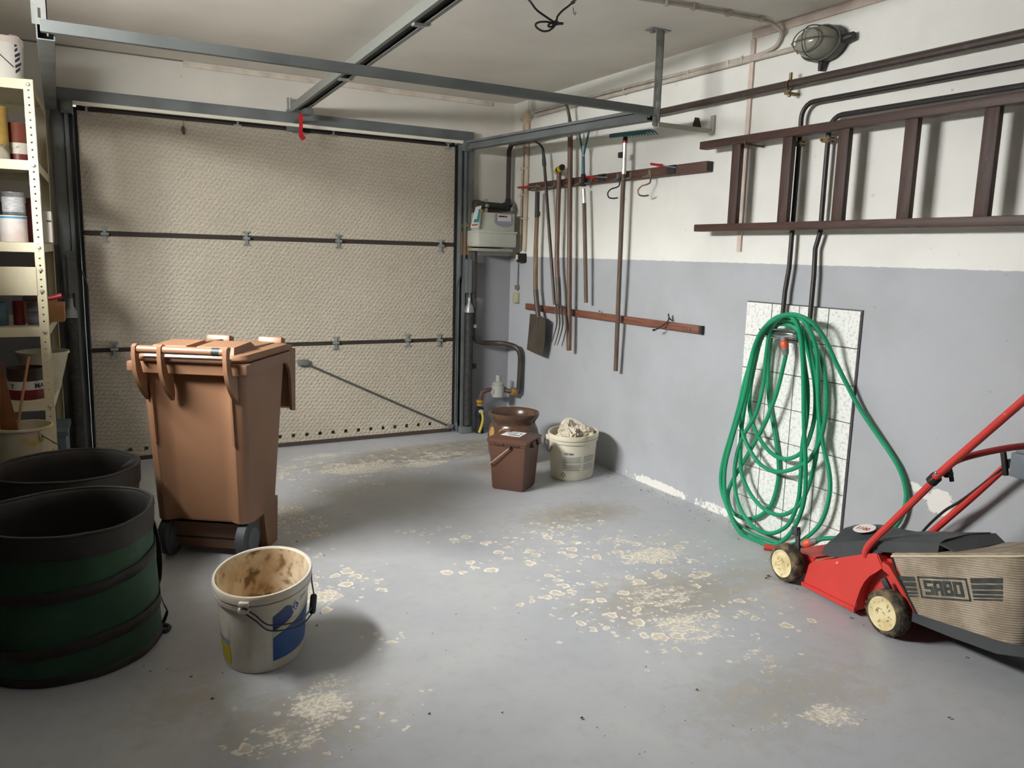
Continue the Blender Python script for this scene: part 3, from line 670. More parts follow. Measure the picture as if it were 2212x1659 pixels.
# spade
mspd = mat('spade_wood_pale', (132, 108, 80), .6, c2=(108, 86, 62), sc=4, stretch=(20, 20, 2), lo=.4, hi=.62)
s = thing('spade', 'old spade with wide flat iron blade hanging leftmost on the rack', 'spade', WP(1160, 700, TX))
a0, a1, a2 = WP(1161, 414, TX), WP(1157, 560, TX), WP(1157, 632, TX-.004)
B().tube(catmull([WP(1160, 470, TX), a1, a2], 5), [.0145]*4+[.016]*7, 10).build('handle', mspd, s)
b = B(); b.tube([a0, WP(1160, 470, TX)], [.0155, .0162], 10); q = WP(1166, 462, TX-.004); b.box(q, (.004, .006, .03)); b.build('taped_grip', mat('tape_charcoal', (58, 56, 52), .6), s)
B().tube(catmull([a2+Vector((0, 0, .02)), WP(1160, 660, TX-.006), WP(1164, 690, TX-.010)], 5), [.0175]*5+[.018, .0175, .017, .016, .014, .012], 10).build('socket', miron, s)
cs = [WP(1146, 678, TX-.012), WP(1160, 679, TX-.012), WP(1170, 683, TX-.012), WP(1179, 690, TX-.012), WP(1178, 730, TX-.006), WP(1173, 769, TX+.004), WP(1158, 764, TX+.004), WP(1139, 755, TX+.004), WP(1143, 715, TX-.006)]
b = B(); n = Vector((-1, 0, 0)); b.loft([[p for p in cs], [p+n*.004 for p in cs]]); b.tube([WP(1163, 685, TX-.016), WP(1160, 712, TX-.014)], [.011, .002], 8); b.build('blade', mat('spade_blade', (80, 74, 66), .6, .35, c2=(98, 88, 76), sc=9, lo=.4, hi=.7), s, True, False, 30)
# swan-neck cultivator
s = thing('garden_hoe', 'thin dark handled hoe with blue socket and swan neck, second tool from left', 'hoe', WP(1196, 650, TX))
B().tube([WP(1176, 357, TX-.01), WP(1180, 410, TX-.01), WP(1198, 658, TX+.004)], [.0100, .0105, .011], 10).build('handle', mdkw, s)
B().tube(catmull([WP(1176, 358, TX-.01), WP(1174.5, 340, TX-.01), WP(1173, 322, TX-.012)], 4), [.0145, .0145, .014, .0135, .012, .011, .010, .009, .008], 10).build('socket', mat('socket_blue_grey', (62, 84, 94), .5, c2=(48, 62, 70), sc=20), s)
B().tube(catmull([WP(1173, 322, TX-.012), WP(1166, 312, TX-.025), WP(1152, 303, TX-.05), WP(1140, 299, TX-.07), WP(1128, 302, TX-.09)], 5), [.008]*6+[.007]*15, 8).build('neck', miron, s)
# digging fork with yellow T handle
s = thing('digging_fork', 'digging fork with a yellow and black T grip and four tines', 'garden fork', WP(1206, 650, TX))
top = WP(1208, 366, TX)
B().tube(catmull([top, WP(1206, 440, TX), WP(1203, 560, TX), WP(1206, 625, TX-.006)], 4), [.0155]*13, 10).build('handle', mwarm, s)
B().tube(catmull([WP(1205, 600, TX-.003), WP(1206.5, 630, TX-.006), WP(1207, 657, TX-.006)], 4), [.0165]*5+[.016, .0155, .015, .015], 10).build('socket', miron, s)
tv = Vector((-.014, -.056, .008)); b = B(); b.tube([top-tv, top-tv*.35, top+tv*.35, top+tv*.85], [.018, .0205, .0205, .019], 12); b.build('grip', mat('grip_yellow', (214, 188, 40), .45), s)
b = B(); b.tube([top+tv*.85, top+tv*1.1], [.0195, .018], 12); b.tube([top-tv*.22, top+tv*.22], [.0212, .0212], 12); b.build('grip_band', mat('grip_black', (44, 40, 36), .5), s)
fk = WP(1207, 659, TX-.008); b = B(); tips = [(1192, 739), (1198, 746), (1204, 746), (1213, 748)]; rts = [(1201, 662), (1207, 664), (1213.5, 666), (1221, 669)]
for i, ((tx, ty), (rx, ry)) in enumerate(zip(tips, rts)):
    R0, T = WP(rx, ry, TX-.012-i*.006), WP(tx, ty, TX-.05); mid = (R0+T)/2+Vector((.012, -.014, 0)); 
    tb = B(); tb.tube(catmull([R0+Vector((0, 0, .012)), R0+Vector((.002, 0, -.02)), mid, T], 5), [.0062]*5+[.006]*5+[.005, .0045, .004, .0035, .003, .002], 8); tb.build('tine', miron, s)
b = B(); b.tube([WP(x, y-4, TX-.012-i*.006) for i, (x, y) in enumerate(rts)], .0075, 8); b.tube([WP(1207, 650, TX-.006), WP(1210, 662, TX-.018)], .011, 8); b.build('crossbar', miron, s)
# long pole tool reaching above the running rail
s = thing('hay_fork', 'longest brown pole tool whose bent iron neck shows above the steel rail', 'hay fork', WP(1230, 750, TX))
B().tube(catmull([WP(1232, 292, TX), WP(1231, 420, TX), WP(1230, 600, TX), WP(1229, 757, TX+.006)], 4), .0165, 10).build('handle', mwarm, s)
b = B(); b.tube(catmull([WP(1232, 294, TX), WP(1231, 262, TX), WP(1228, 243, TX-.006), WP(1224, 226, TX-.02)], 5), [.012]*6+[.010]*6+[.008]*4, 8)
b.build('neck', miron, s)
for px, py in ((1222, 221), (1226, 219)):
    B().tube(catmull([WP(1225.5, 232, TX-.016), WP(px, 226, TX-.022), WP(px-3, py-6, TX-.05), WP(px-8, py-9, TX-.10)], 4), [.005]*13, 6).build('tine', miron, s)
# leaf rake
s = thing('leaf_rake', 'leaf rake with teal fan arms, silver ferrule and short wooden handle', 'rake', WP(1266, 650, TX))
B().tube(catmull([WP(1262, 437, TX), WP(1264, 540, TX), WP(1266, 654, TX+.008)], 4), .0125, 10).build('handle', mash, s)
B().tube([WP(1260.5, 408, TX), WP(1262, 439, TX)], .0135, 10).build('ferrule', mat('tube_bright', (206, 206, 200), .3, .6), s)
B().tube([WP(1260, 402, TX), WP(1260, 376, TX)], .0145, 10).build('collar', mdark, s)
mteal = mat('rake_teal', (44, 106, 112), .45)
b = B(); b.tube([WP(1260, 378, TX), WP(1260, 340, TX), WP(1260, 330, TX)], [.0115, .010, .009], 10); b.build('socket', mteal, s)
for px in (1251, 1261, 1272):
    B().tube([WP(1260, 338, TX-(.002 if px == 1261 else 0)), WP(px, 285, TX-.004), WP(px+(px-1261)*.35, 262, TX-.006)], [.007, .0055, .005], 8).build('fan_arm', mteal if px != 1261 else mat('tube_bright', (206, 206, 200)), s)
# garden rake with teal head
s = thing('garden_rake', 'teal headed rake with silver socket, rightmost long handled tool', 'rake', WP(1331, 790, TX))
B().tube(catmull([WP(1347, 374, TX-.004), WP(1344, 450, TX-.004), WP(1337, 620, TX), WP(1330, 801, TX+.022)], 4), .0135, 10).build('handle', mash, s)
B().tube([WP(1347.5, 376, TX-.004), WP(1350, 308, TX-.008)], .0135, 10).build('tube_section', mat('tube_bright', (206, 206, 200)), s)
B().tube([WP(1350, 309, TX-.008), WP(1350.5, 303, TX-.008)], .0145, 10).build('red_ring', mred, s)
B().tube([WP(1350.5, 304, TX-.008), WP(1351, 296, TX-.010), WP(1351, 291, TX-.012)], [.0145, .012, .006], 10).build('socket', mdark, s)
q = WP(1343, 335, TX-.014); B().box(q, (.03, .034, .03), None, .003).build('clamp', mat('clamp_dark', (46, 46, 52), .5), s)
h0, h1 = WP(1317, 294, TX-.045), WP(1393, 285.5, TX-.010)
b = B(); b.bar(h0, h1, .010, .022, (0, 0, 1), .002)
b.build('head_bar', mteal, s)
for k in range(12):
    p = h0.lerp(h1, (k+.5)/12); tb = B(); tb.tube(catmull([p+Vector((0, 0, .006)), p+Vector((.02, -.02, .012)), p+Vector((.045, -.04, .004)), p+Vector((.06, -.05, -.012))], 2), [.004]*5+[.003, .002], 6); tb.build('tooth', mteal, s)

# ------------------------------------------------------------------ wooden ladder hung on the wall
mlad = mat('ladder_wood_dark', (76, 53, 44), .55, c2=(60, 43, 38), sc=3, stretch=(24, 2, 24), lo=.42, hi=.6, c3=(132, 98, 86), sc3=7, lo3=.68, hi3=.76)
mrung = mat('ladder_rung_dark', (76, 55, 47), .6, c2=(61, 45, 40), sc=3, stretch=(24, 24, 2), lo=.42, hi=.6, c3=(120, 92, 82), sc3=9, lo3=.66, hi3=.76)
ld = thing('ladder', 'dark brown wooden ladder hung sideways on the right wall above the hose', 'ladder', (-.08, -3.2, 1.4))
B().mm((-.115, -4.75, 1.407), (-.065, -2.05, 1.441), .004).build('side_rail', mlad, ld)
B().mm((-.115, -4.75, 1.797), (-.065, -2.055, 1.833), .004).build('side_rail', mlad, ld)
for i, px in enumerate((1587, 1696, 1815, 1958, 2127)):
    y = WP(px, 395, -.1).y; B().mm((-.106, y-.026, 1.438), (-.080, y+.026, 1.800), .003).build('rung', mrung, ld)
for y in (-3.75, -4.04, -4.33): B().mm((-.106, y-.026, 1.438), (-.080, y+.026, 1.800), .003).build('rung', mrung, ld)
for y in (-2.36, -3.9): B().tube([(-.002, y, 1.79), (-.118, y, 1.79), (-.120, y, 1.805)], .005, 8).build('wall_hook', miron, ld)

# ------------------------------------------------------------------ tiled splash panel, tap and green hose
def tile_mat():
    m = D.materials.new('tile_speckled'); m.use_nodes = True; t, N, L, P = nt(m); P.inputs['Roughness'].default_value = .3
    co = N.new('ShaderNodeTexCoord').outputs['Object']
    ge = N.new('ShaderNodeNewGeometry').outputs['Position']
    n = node_noise(N, L, ge, 75, 3, .6); n2 = node_noise(N, L, ge, 40, 4, .6)
    c = node_mix(N, L, node_math(N, L, 'MULTIPLY', node_step(N, L, n, .50, .62), .55), (240, 241, 238), (186, 191, 186))
    c = node_mix(N, L, node_math(N, L, 'MULTIPLY', node_step(N, L, n2, .60, .72), .35), c, (150, 158, 152))
    L.new(c, P.inputs['Base Color']); return m
tp = thing('tile_panel', 'speckled white tile panel fixed to the grey wall behind the green hose', 'tiles', (0, -2.65, 0))
TY0, TY1, TZ1 = -2.338, -2.964, 1.082
B().mm((-.006, TY1-.003, 0), (-.001, TY0+.003, TZ1+.003)).build('grout', mat('grout_grey', (84, 86, 86), .8), tp, False)
mt = tile_mat(); tw = (TY0-TY1)/4; proto = None
for r in range(7):
    for c in range(4):
        z1 = TZ1-r*.156; z0 = max(z1-.156, .002)
        if r < 6 and proto is not None:
            o = proto.copy(); COL.objects.link(o); o.parent = tp; o.location = (0, -c*tw, -r*.156)
        else:
            o = B().mm((-.013, TY0-(c+1)*tw+.0022, z0+.002), (-.005, TY0-c*tw-.0022, z1-.002), .001).build('tile', mt, tp, False)
            if r == 0 and c == 0: proto = o
mchrome = mat('chrome', (200, 204, 206), .12, .95)
tpz = WP(1684, 719, -.07); TYc = -2.60
tap = thing('wall_tap', 'chrome wall tap half hidden under the green hose on the tiles', 'tap', (-.05, -2.6, .9))
c0, c1 = WP(1650, 719, -.075), WP(1716, 723, -.075)
b = B(); b.tube([c0.lerp(c1, t) for t in (.06, .12, .3, .5, .7, .9, 1.0)], [.010, .016, .021, .024, .022, .017, .012], 14); b.build('tap_body', mchrome, tap)
b = B()
for cc in (c0.lerp(c1, .25), c0.lerp(c1, .85)): b.cyl(cc, (-.014, cc.y, cc.z), .013, None, 12); b.lathe([(0, 0), (.026, 0), (.022, .008), (0, .010)], (-.0135, cc.y, cc.z), 14, axis=(-1, 0, 0))
b.build('wall_union', mchrome, tap)
b = B(); e = c0; b.tube([e+Vector((-.005, .012, .004)), e+Vector((0, -.012, -.002)), e+Vector((0, -.03, -.002))], [.005, .015, .010], 10)
for ang in range(3): b.bar(e, e+Vector((-.012, .018*math.cos(ang*2.1), .03*math.sin(ang*2.1+.6))), .009, .005)
b.build('tap_handle', mchrome, tap)
e = c1; b = B(); b.tube([e, e+Vector((0, -.02, 0))], [.012, .016], 12)
for ang in range(4): b.bar(e+Vector((0, -.012, 0)), e+Vector((-.0, -.016+.01*math.cos(ang), .026*math.sin(ang*1.57+.5))), .01, .006)
b.build('tap_handle', mchrome, tap)
q = WP(1695, 730, -.078); b = B(); b.cyl(q+Vector((0, 0, .012)), q+Vector((0, 0, -.02)), .010, None, 12); b.build('spout', mchrome, tap)

mhose = mat('hose_green', (24, 140, 98), .38, c2=(34, 158, 112), sc=5, lo=.4, hi=.7)
mgreyp = mat('connector_grey', (128, 124, 118), .5); morng = mat('connector_orange', (232, 92, 58), .45)
hs = thing('garden_hose', 'long green garden hose coiled in loops over the wall tap', 'hose', (-.08, -2.65, 0))
def hp(u, v, x): return WP(1520+u/2.675, 600+v/2.675, x)
seq = [  # (u,v) read in a 2.675x crop whose corner is (1520,600); third value: distance from the wall
 (475, 445, .078), (458, 520, .080), (420, 670, .082), (355, 840, .080), (290, 960, .070), (215, 1090, .062), (158, 1190, .056), (140, 1270, .052), (165, 1350, .046), (215, 1385, .040), (265, 1392, .036), (330, 1372, .034), (390, 1310, .032), (425, 1200, .030), (434, 1080, .028), (412, 900, .028), (380, 720, .030), (372, 560, .035), (385, 380, .045), (405, 300, .060), (450, 262, .070), (510, 268, .070), (570, 330, .062),
 (610, 450, .050), (640, 600, .045), (645, 760, .048), (625, 880, .055), (575, 1000, .066), (480, 1047, .072), (390, 1012, .074), (310, 905, .072), (268, 770, .068), (270, 640, .068), (300, 480, .074), (335, 350, .085), (385, 285, .098), (450, 268, .104), (520, 285, .098), (600, 360, .082),
 (670, 440, .066), (705, 600, .060), (708, 760, .060), (675, 930, .068), (600, 1060, .080), (450, 1121, .088), (330, 1080, .088), (245, 950, .086), (208, 800, .084), (222, 660, .084), (270, 490, .090), (320, 350, .100), (370, 285, .112), (440, 245, .118), (520, 250, .112), (590, 330, .096),
]
seq += [(640, 520, .078), (662, 700, .070), (664, 900, .066), (640, 1080, .066), (600, 1220, .072), (545, 1320, .080), (460, 1370, .084), (370, 1350, .082), (285, 1270, .078), (225, 1150, .074), (213, 1020, .072), (222, 850, .074), (255, 640, .080), (295, 450, .092), (335, 330, .106), (400, 255, .124), (470, 222, .130), (530, 240, .124), (562, 320, .110),
 (580, 480, .100), (600, 640, .092), (596, 800, .086), (572, 960, .082), (562, 1120, .080), (548, 1280, .082), (500, 1410, .086), (440, 1462, .088), (370, 1476, .088), (290, 1440, .086), (215, 1340, .084), (180, 1200, .082), (185, 1060, .080), (225, 920, .080), (300, 790, .078), (345, 620, .078), (362, 450, .086), (385, 310, .104), (440, 232, .134), (510, 222, .138), (590, 260, .126),
 (650, 400, .100), (660, 560, .086), (665, 760, .074), (690, 960, .064), (725, 1120, .056), (728, 1250, .054), (690, 1390, .056), (620, 1480, .060), (520, 1540, .066), (400, 1545, .074), (270, 1508, .084), (180, 1410, .094), (118, 1280, .102), (98, 1170, .104), (115, 1050, .102), (160, 900, .098), (205, 740, .096), (255, 540, .100), (300, 380, .112), (360, 280, .130), (430, 225, .146), (500, 222, .150), (548, 290, .140),
 (570, 440, .128), (577, 640, .122), (580, 860, .120), (588, 1060, .120), (584, 1260, .122), (545, 1400, .126), (480, 1500, .130), (390, 1548, .132), (300, 1540, .132), (215, 1480, .130), (150, 1360, .128), (122, 1230, .126), (125, 1090, .124), (165, 930, .120), (230, 700, .118), (268, 520, .122), (300, 380, .132), (350, 290, .144), (420, 235, .158), (490, 212, .160), (560, 222, .150), (630, 262, .130),
 (700, 350, .100), (760, 480, .070), (830, 620, .044), (900, 750, .030), (990, 885, .024), (1070, 1000, .020), (1130, 1100, .020), (1165, 1200, .020), (1170, 1290, .022), (1140, 1390, .026), (1080, 1460, .034), (980, 1510, .050), (860, 1520, .072), (760, 1505, .090), (690, 1508, .104), (655, 1518, .112)]
pts = [hp(u, v, -x) for u, v, x in seq]
for p in pts: p.z = max(p.z, .010)
B().tube(catmull(pts, 5), .0094, 9).build('hose_tube', mhose, hs)
def connector(p, d, grey_first=True):
    d = Vector(d).normalized()
    b = B(); b.tube([p, p+d*.022, p+d*.024, p+d*.030], [.012, .0155, .0165, .015], 14); b.build('grey_collar', mgreyp, hs)
    b = B(); b.tube([p+d*.030, p+d*.034, p+d*.056, p+d*.060], [.0155, .0175, .0175, .0155], 14); b.build('orange_sleeve', morng, hs)
    b = B(); b.tube([p+d*.060, p+d*.062, p+d*.080], [.013, .0155, .0145], 14); b.build('grey_collar', mgreyp, hs)
connector(pts[0]+Vector((0, 0, .0)), Vector(q+Vector((0, 0, -.02)))-pts[0])
dn = (pts[-1]-pts[-2]).normalized(); connector(pts[-1], dn)
e = pts[-1]+dn*.08; d2 = (hp(545, 1560, -.15)-e).normalized()
B().tube([e, e+d2*.012, e+d2*.05, e+d2*.085], [.013, .018, .0165, .012], 12).build('spray_nozzle', mat('nozzle_grey', (74, 74, 72), .5), hs)
q0, q1 = WP(1650, 1180, -.20), WP(1686, 1184, -.20); q0.z = max(q0.z, .03)
hn = thing('hose_nozzle', 'loose orange red hose nozzle lying behind the front mower wheel', 'nozzle', (q0.x, q0.y, 0))
e0, e1 = FP(1650, 1181, .014), FP(1692, 1187, .014)
B().tube([e0, e1], .0135, 12).build('barrel', mat('nozzle_red', (196, 72, 56), .5), hn)
e2 = FP(1704, 1180, .022); b = B(); b.box(e2, (.03, .04, .024), None, .003); b.build('trigger', morng, hn); b = B(); b.tube([e1, FP(1712, 1190, .016)], .012, 10); b.build('grip', mat('nozzle_grey', (74, 74, 72)), hn)

# ------------------------------------------------------------------ gas meter and its fittings in the corner
mmet = mat('meter_enamel', (186, 188, 176), .45, c2=(170, 172, 160), sc=3)
gmt = thing('gas_meter', 'grey white gas meter box hanging in the corner beside the door', 'gas meter', (-.22, -.13, 1.3))
b = B(); b.mm((-.352, -.205, 1.425), (-.085, -.05, 1.552), .012); b.build('upper_body', mmet, gmt)
b = B(); b.mm((-.378, -.222, 1.318), (-.078, -.045, 1.418), .014); b.mm((-.375, -.225, 1.412), (-.075, -.04, 1.428), .003); b.build('lower_body', mmet, gmt)
B().mm((-.365, -.19, 1.29), (-.09, -.003, 1.31), .002).build('mounting_shelf', mat('meter_shelf', (150, 150, 140), .6), gmt)
B().mm((-.36, -.03, 1.29), (-.09, -.003, 1.59), .002).build('mounting_plate', mat('meter_plate', (160, 158, 146), .6), gmt, False)
b = B(); pl = [(-.245, 1.545), (-.118, 1.545), (-.114, 1.485), (-.14, 1.468), (-.18, 1.460), (-.222, 1.468), (-.248, 1.485)]
b.prism(pl, (0, -.206, 0), (1, 0, 0), (0, 0, 1), (0, -1, 0), .014); mdl = b.build('dial_cover', mat('dial_violet_grey', (138, 136, 150), .25), gmt, False)
B().mm((-.232, -.223, 1.495), (-.128, -.2195, 1.540)).build('dial_plate', mat('dial_plate', (206, 204, 206), .5), mdl, False)
B().mm((-.225, -.225, 1.522), (-.180, -.2228, 1.532)).build('counter_black', mat('counter_black', (28, 28, 30), .4), mdl, False)
B().mm((-.180, -.225, 1.522), (-.158, -.2228, 1.532)).build('counter_red', mat('counter_red', (160, 60, 60), .4), mdl, False)
b = B(); b.tube([(-.34, -.10, 1.600), (-.29, -.10, 1.602)], .030, 12); b.box((-.335, -.10, 1.605), (.045, .07, .06), None, .012); b.tube([(-.335, -.10, 1.60), (-.33, -.10, 1.55)], .022, 12); b.build('elbow_fitting', mat('fitting_dark_brown', (66, 60, 52), .55, .3, c2=(88, 78, 66), sc=30), gmt)
b = B(); b.tube([(-.29, -.10, 1.604), (-.11, -.10, 1.598)], .0245, 14); b.tube([(-.12, -.10, 1.60), (-.09, -.095, 1.60)], .030, 14); b.tube([(-.06, -.05, 1.66), (-.062, -.055, 1.63), (-.075, -.085, 1.60)], [.019, .024, .024], 12); b.build('inlet_pipe', mat('gas_pipe_black', (48, 48, 48), .5, .2), gmt)
b = B(); b.mm((-.275, -.115, 1.552), (-.252, -.09, 1.645), .004); b.cyl((-.264, -.102, 1.59), (-.264, -.102, 1.61), .026, None, 10); b.build('test_nipple', mat('nipple_grey', (160, 160, 148), .5, .2), gmt)
b = B(); b.ball((-.052, -.10, 1.585), (.024, .02, .024)); b.tube([(-.055, -.10, 1.57), (-.085, -.10, 1.545)], .012, 10); b.tube([(-.05, -.1, 1.60), (-.03, -.08, 1.625), (-.012, -.05, 1.628)], .008, 8); b.build('pressure_regulator', mat('regulator_alu', (146, 148, 144), .4, .6), gmt)
B().cyl((-.30, -.10, 1.553), (-.30, -.10, 1.575), .020, None, 10).build('union_nut', mat('nut_ochre', (186, 144, 60), .5), gmt)
c = [DP(x, y, -.235) for x, y in ((1028, 447), (1040, 444), (1033, 491), (1016, 492))]
lab = thing('hanging_card', 'white and teal paper card hanging at the left edge of the gas meter', 'card', c[3])
b = B(); b.loft([c, [p+Vector((0, .002, 0)) for p in c]]); b.build('card', mat('card_white', (226, 228, 222), .6), lab, False)
def quad_on(c, a0, b0, a1, b1, off=-.0012):
    f = lambda a, bb: (c[3]*(1-a)+c[2]*a)*(1-bb)+(c[0]*(1-a)+c[1]*a)*bb+Vector((0, off, 0))
    return [f(a0, b0), f(a1, b0), f(a1, b1), f(a0, b1)]
b = B(); r_ = quad_on(c, .25, .24, .98, .40); b.loft([r_, [p+Vector((0, .001, 0)) for p in r_]]); r_ = quad_on(c, .62, .40, .98, .85); b.loft([r_, [p+Vector((0, .001, 0)) for p in r_]]); b.build('teal_print', mat('card_teal', (62, 140, 140), .6), lab, False)
b = B(); r_ = quad_on(c, .1, .08, .9, .17); b.loft([r_, [p+Vector((0, .001, 0)) for p in r_]]); b.build('red_print', mat('card_red', (190, 110, 96), .6), lab, False)
# lower gas line
gl = thing('gas_line', 'brown gas line looping below the meter to the shut off valve', 'pipe', (-.2, -.08, 0))
x0 = DP(1026, 600, -.06).x
yl = -.075
def dq(px, py, y=yl): return DP(px, py, y)
ptsg = [Vector((x0, -.06, 1.52)), dq(1025, 560), dq(1023, 690), dq(1022, 716), dq(1028, 733), dq(1042, 740), dq(1072, 741, -.10), dq(1092, 743, -.15), dq(1114, 750, -.225), dq(1123, 764, -.25), dq(1124, 785, -.25), dq(1121, 838, -.25), dq(1118, 848, -.25)]
B().tube(catmull(ptsg, 4), .0185, 10).build('pipe', mat('pipe_umber', (70, 62, 54), .5, .1, c2=(52, 48, 44), sc=12), gl)
q = dq(1023, 704); b = B(); b.cyl(q+Vector((0, 0, -.012)), q+Vector((0, 0, .012)), .0225, None, 12); b.build('pipe_clip', mmet, gl)
pr = dq(1076, 840, -.17); b = B()
b.tube([dq(1118, 843, -.245), dq(1098, 845, -.21), pr+Vector((.04, 0, 0))], .017, 10); b.tube([pr+Vector((-.035, 0, 0)), dq(1052, 843, -.11), dq(1042, 847, -.10), dq(1038, 858, -.10), dq(1037, 868, -.10)], .016, 10); b.build('threaded_pipe', mat('thread_red_brown', (86, 60, 54), .6), gl)
b = B(); q = dq(1110, 846, -.235); b.cyl(q+Vector((-.018, 0, 0)), q+Vector((.018, 0, 0)), .024, None, 6); q = dq(1036.5, 866, -.10); b.cyl(q+Vector((0, 0, -.012)), q+Vector((0, 0, .008)), .026, None, 10); q = dq(1036.5, 873, -.10); b.cyl(q+Vector((0, 0, -.01)), q+Vector((0, 0, .006)), .022, None, 10); b.build('brass_nut', mat('nut_brass_yellow', (176, 138, 60), .5, .3), gl)
b = B(); b.lathe([(0, -.055), (.044, -.055), (.046, -.02), (.046, .025), (.038, .03), (.042, .034), (.042, .044), (.028, .052), (.019, .054), (.019, .100), (0, .100)], pr, 20); b.cyl(pr+Vector((-.05, 0, -.01)), pr+Vector((.052, 0, -.01)), .024, None, 12); b.build('gas_regulator', mat('regulator_grey', (166, 168, 160), .5), gl)
q = dq(1036.5, 880, -.10); q2 = Vector((q.x, q.y, .055)); b = B(); b.tube([q, q2, Vector((q.x, q.y, .0))], [.028, .030, .034], 14); b.ball((q.x, q.y, (q.z+.05)/2+.02), (.034, .034, .05)); b.build('shutoff_valve', mdark, gl)
q = dq(1041, 890, -.14); b = B(); b.cyl(q+Vector((0, .03, 0)), q, .018, .015, 12); b.build('valve_hub', mmet, gl)
l1 = dq(1043, 905, -.145); l2 = dq(1040, 920, -.15); l3 = dq(1035, 936, -.15); l3.z = max(l3.z, .012)
b = B(); b.tube(catmull([q, l1, l2, l3], 4), [.009]*6+[.010]*7, 8); b.build('valve_lever', mat('lever_yellow', (196, 178, 76), .5), gl)
b = B(); q = DP(1024, 791, -.01); b.box((q.x, -.012, q.z), (.03, .02, .035), None, .004); b.build('wall_stub', miron, None, label='small dark metal stub on the grey wall left of gas regulator', cat='stub')
# stickers on the right door post
PY = -.0465
t0 = [DP(x, y, -.047) for x, y in ((1004, 470), (1014.5, 491), (994.5, 491.5))]
ws = thing('warning_sticker', 'yellow triangular warning sticker on the right door post', 'sticker', t0[2])
b = B(); b.loft([t0, [p+Vector((0, .0012, 0)) for p in t0]]); b.build('border', mat('sticker_black', (40, 38, 30), .5), ws, False)
cen = (t0[0]+t0[1]+t0[2])/3; t1_ = [cen+(p-cen)*.84+Vector((0, -.0006, 0)) for p in t0]
b = B(); b.loft([t1_, [p+Vector((0, .0006, 0)) for p in t1_]]); b.build('yellow_field', mat('sticker_yellow', (214, 190, 40), .5), ws, False)
b = B()
for pl in ([(-.016, -.009), (-.008, -.009), (-.002, .002), (-.006, .006)], [(-.004, .008), (.004, .002), (.010, -.009), (.014, -.006), (.006, .010), (-.001, .014)]):
    b.prism(pl, cen+Vector((0, -.0012, 0)), (1, 0, 0), (0, 0, 1), (0, -1, 0), .0004)
b.build('pictogram', mat('sticker_black', (40, 38, 30)), ws, False)
t0 = [DP(x, y, -.047) for x, y in ((997, 500), (1011.5, 502), (1011, 556), (996, 556))]
os_ = thing('notice_sticker', 'orange notice sticker with small print on the right door post', 'sticker', t0[3])
b = B(); b.loft([t0, [p+Vector((0, .0012, 0)) for p in t0]]); b.build('sheet', mat('sticker_orange', (206, 128, 34), .5), os_, False)
b = B(); w_ = t0[1]-t0[0]; h_ = t0[3]-t0[0]
for k in range(9): b.mm(t0[0]+w_*.12+h_*(.12+k*.08)+Vector((0, -.0006, 0)), t0[0]+w_*(.82-.2*(k % 3 == 2))+h_*(.135+k*.08)+Vector((0, -.0002, 0)))
b.build('print_lines', mat('sticker_print', (150, 84, 24), .6), os_, False)
b = B(); b.mm(t0[0]+w_*.0+h_*.90+Vector((0, -.0006, 0)), t0[0]+w_*.98+h_*.99+Vector((0, -.0002, 0))); b.build('blue_bar', mat('sticker_blue', (44, 48, 96), .5), os_, False)

# ------------------------------------------------------------------ stoneware crock, compost caddy, oval bucket
def crock_mat():
    m = D.materials.new('stoneware_glaze'); m.use_nodes = True; t, N, L, P = nt(m); P.inputs['Roughness'].default_value = .26
    co = N.new('ShaderNodeTexCoord').outputs['Object']
    n = node_noise(N, L, co, 9, 4); c = node_mix(N, L, node_step(N, L, n, .35, .7), (80, 60, 48), (96, 70, 54)); L.new(c, P.inputs['Base Color']); return m
cx, cy, ch = -.440, -.880, .312
ck = thing('stoneware_crock', 'large brown glazed stoneware crock behind the brown caddy', 'crock', (cx, cy, 0))
B().lathe([(0, .012), (.02, .0), (.125, 0), (.138, .01), (.150, .06), (.158, .13), (.158, .18), (.150, .215), (.138, .238), (.134, .250), (.139, .262), (.154, .282), (.160, .300), (.158, ch), (.150, ch+.001), (.140, .300), (.124, .255), (.135, .215), (.142, .15), (.125, .03), (0, .024)], (cx, cy, 0), 40).build('body', crock_mat(), ck, ang=60)
mglz = mat('glaze_ochre', (172, 138, 82), .25, c2=(150, 112, 70), sc=30)
def crock_patch(a0, rx, rz, zc):
    b = B(); n = 16
    def S(da, dz):
        z = zc+dz; r = .1582+.0008 if z < .18 else .1582-.008*((z-.18)/.035)+.0012
        a = a0+da/.158; return (cx+r*math.cos(a), cy+r*math.sin(a), z)
    b.grid(lambda u, v: S(rx*v*math.cos(2*PI*u), rz*v*math.sin(2*PI*u)), n, 4, closed=True); return b
va = math.atan2(-5.10-cy, -2.84-cx)
crock_patch(va-.36, .046, .030, .198).build('ochre_medallion', mglz, ck); crock_patch(va-1.02, .030, .034, .195).build('ochre_medallion', mglz, ck)
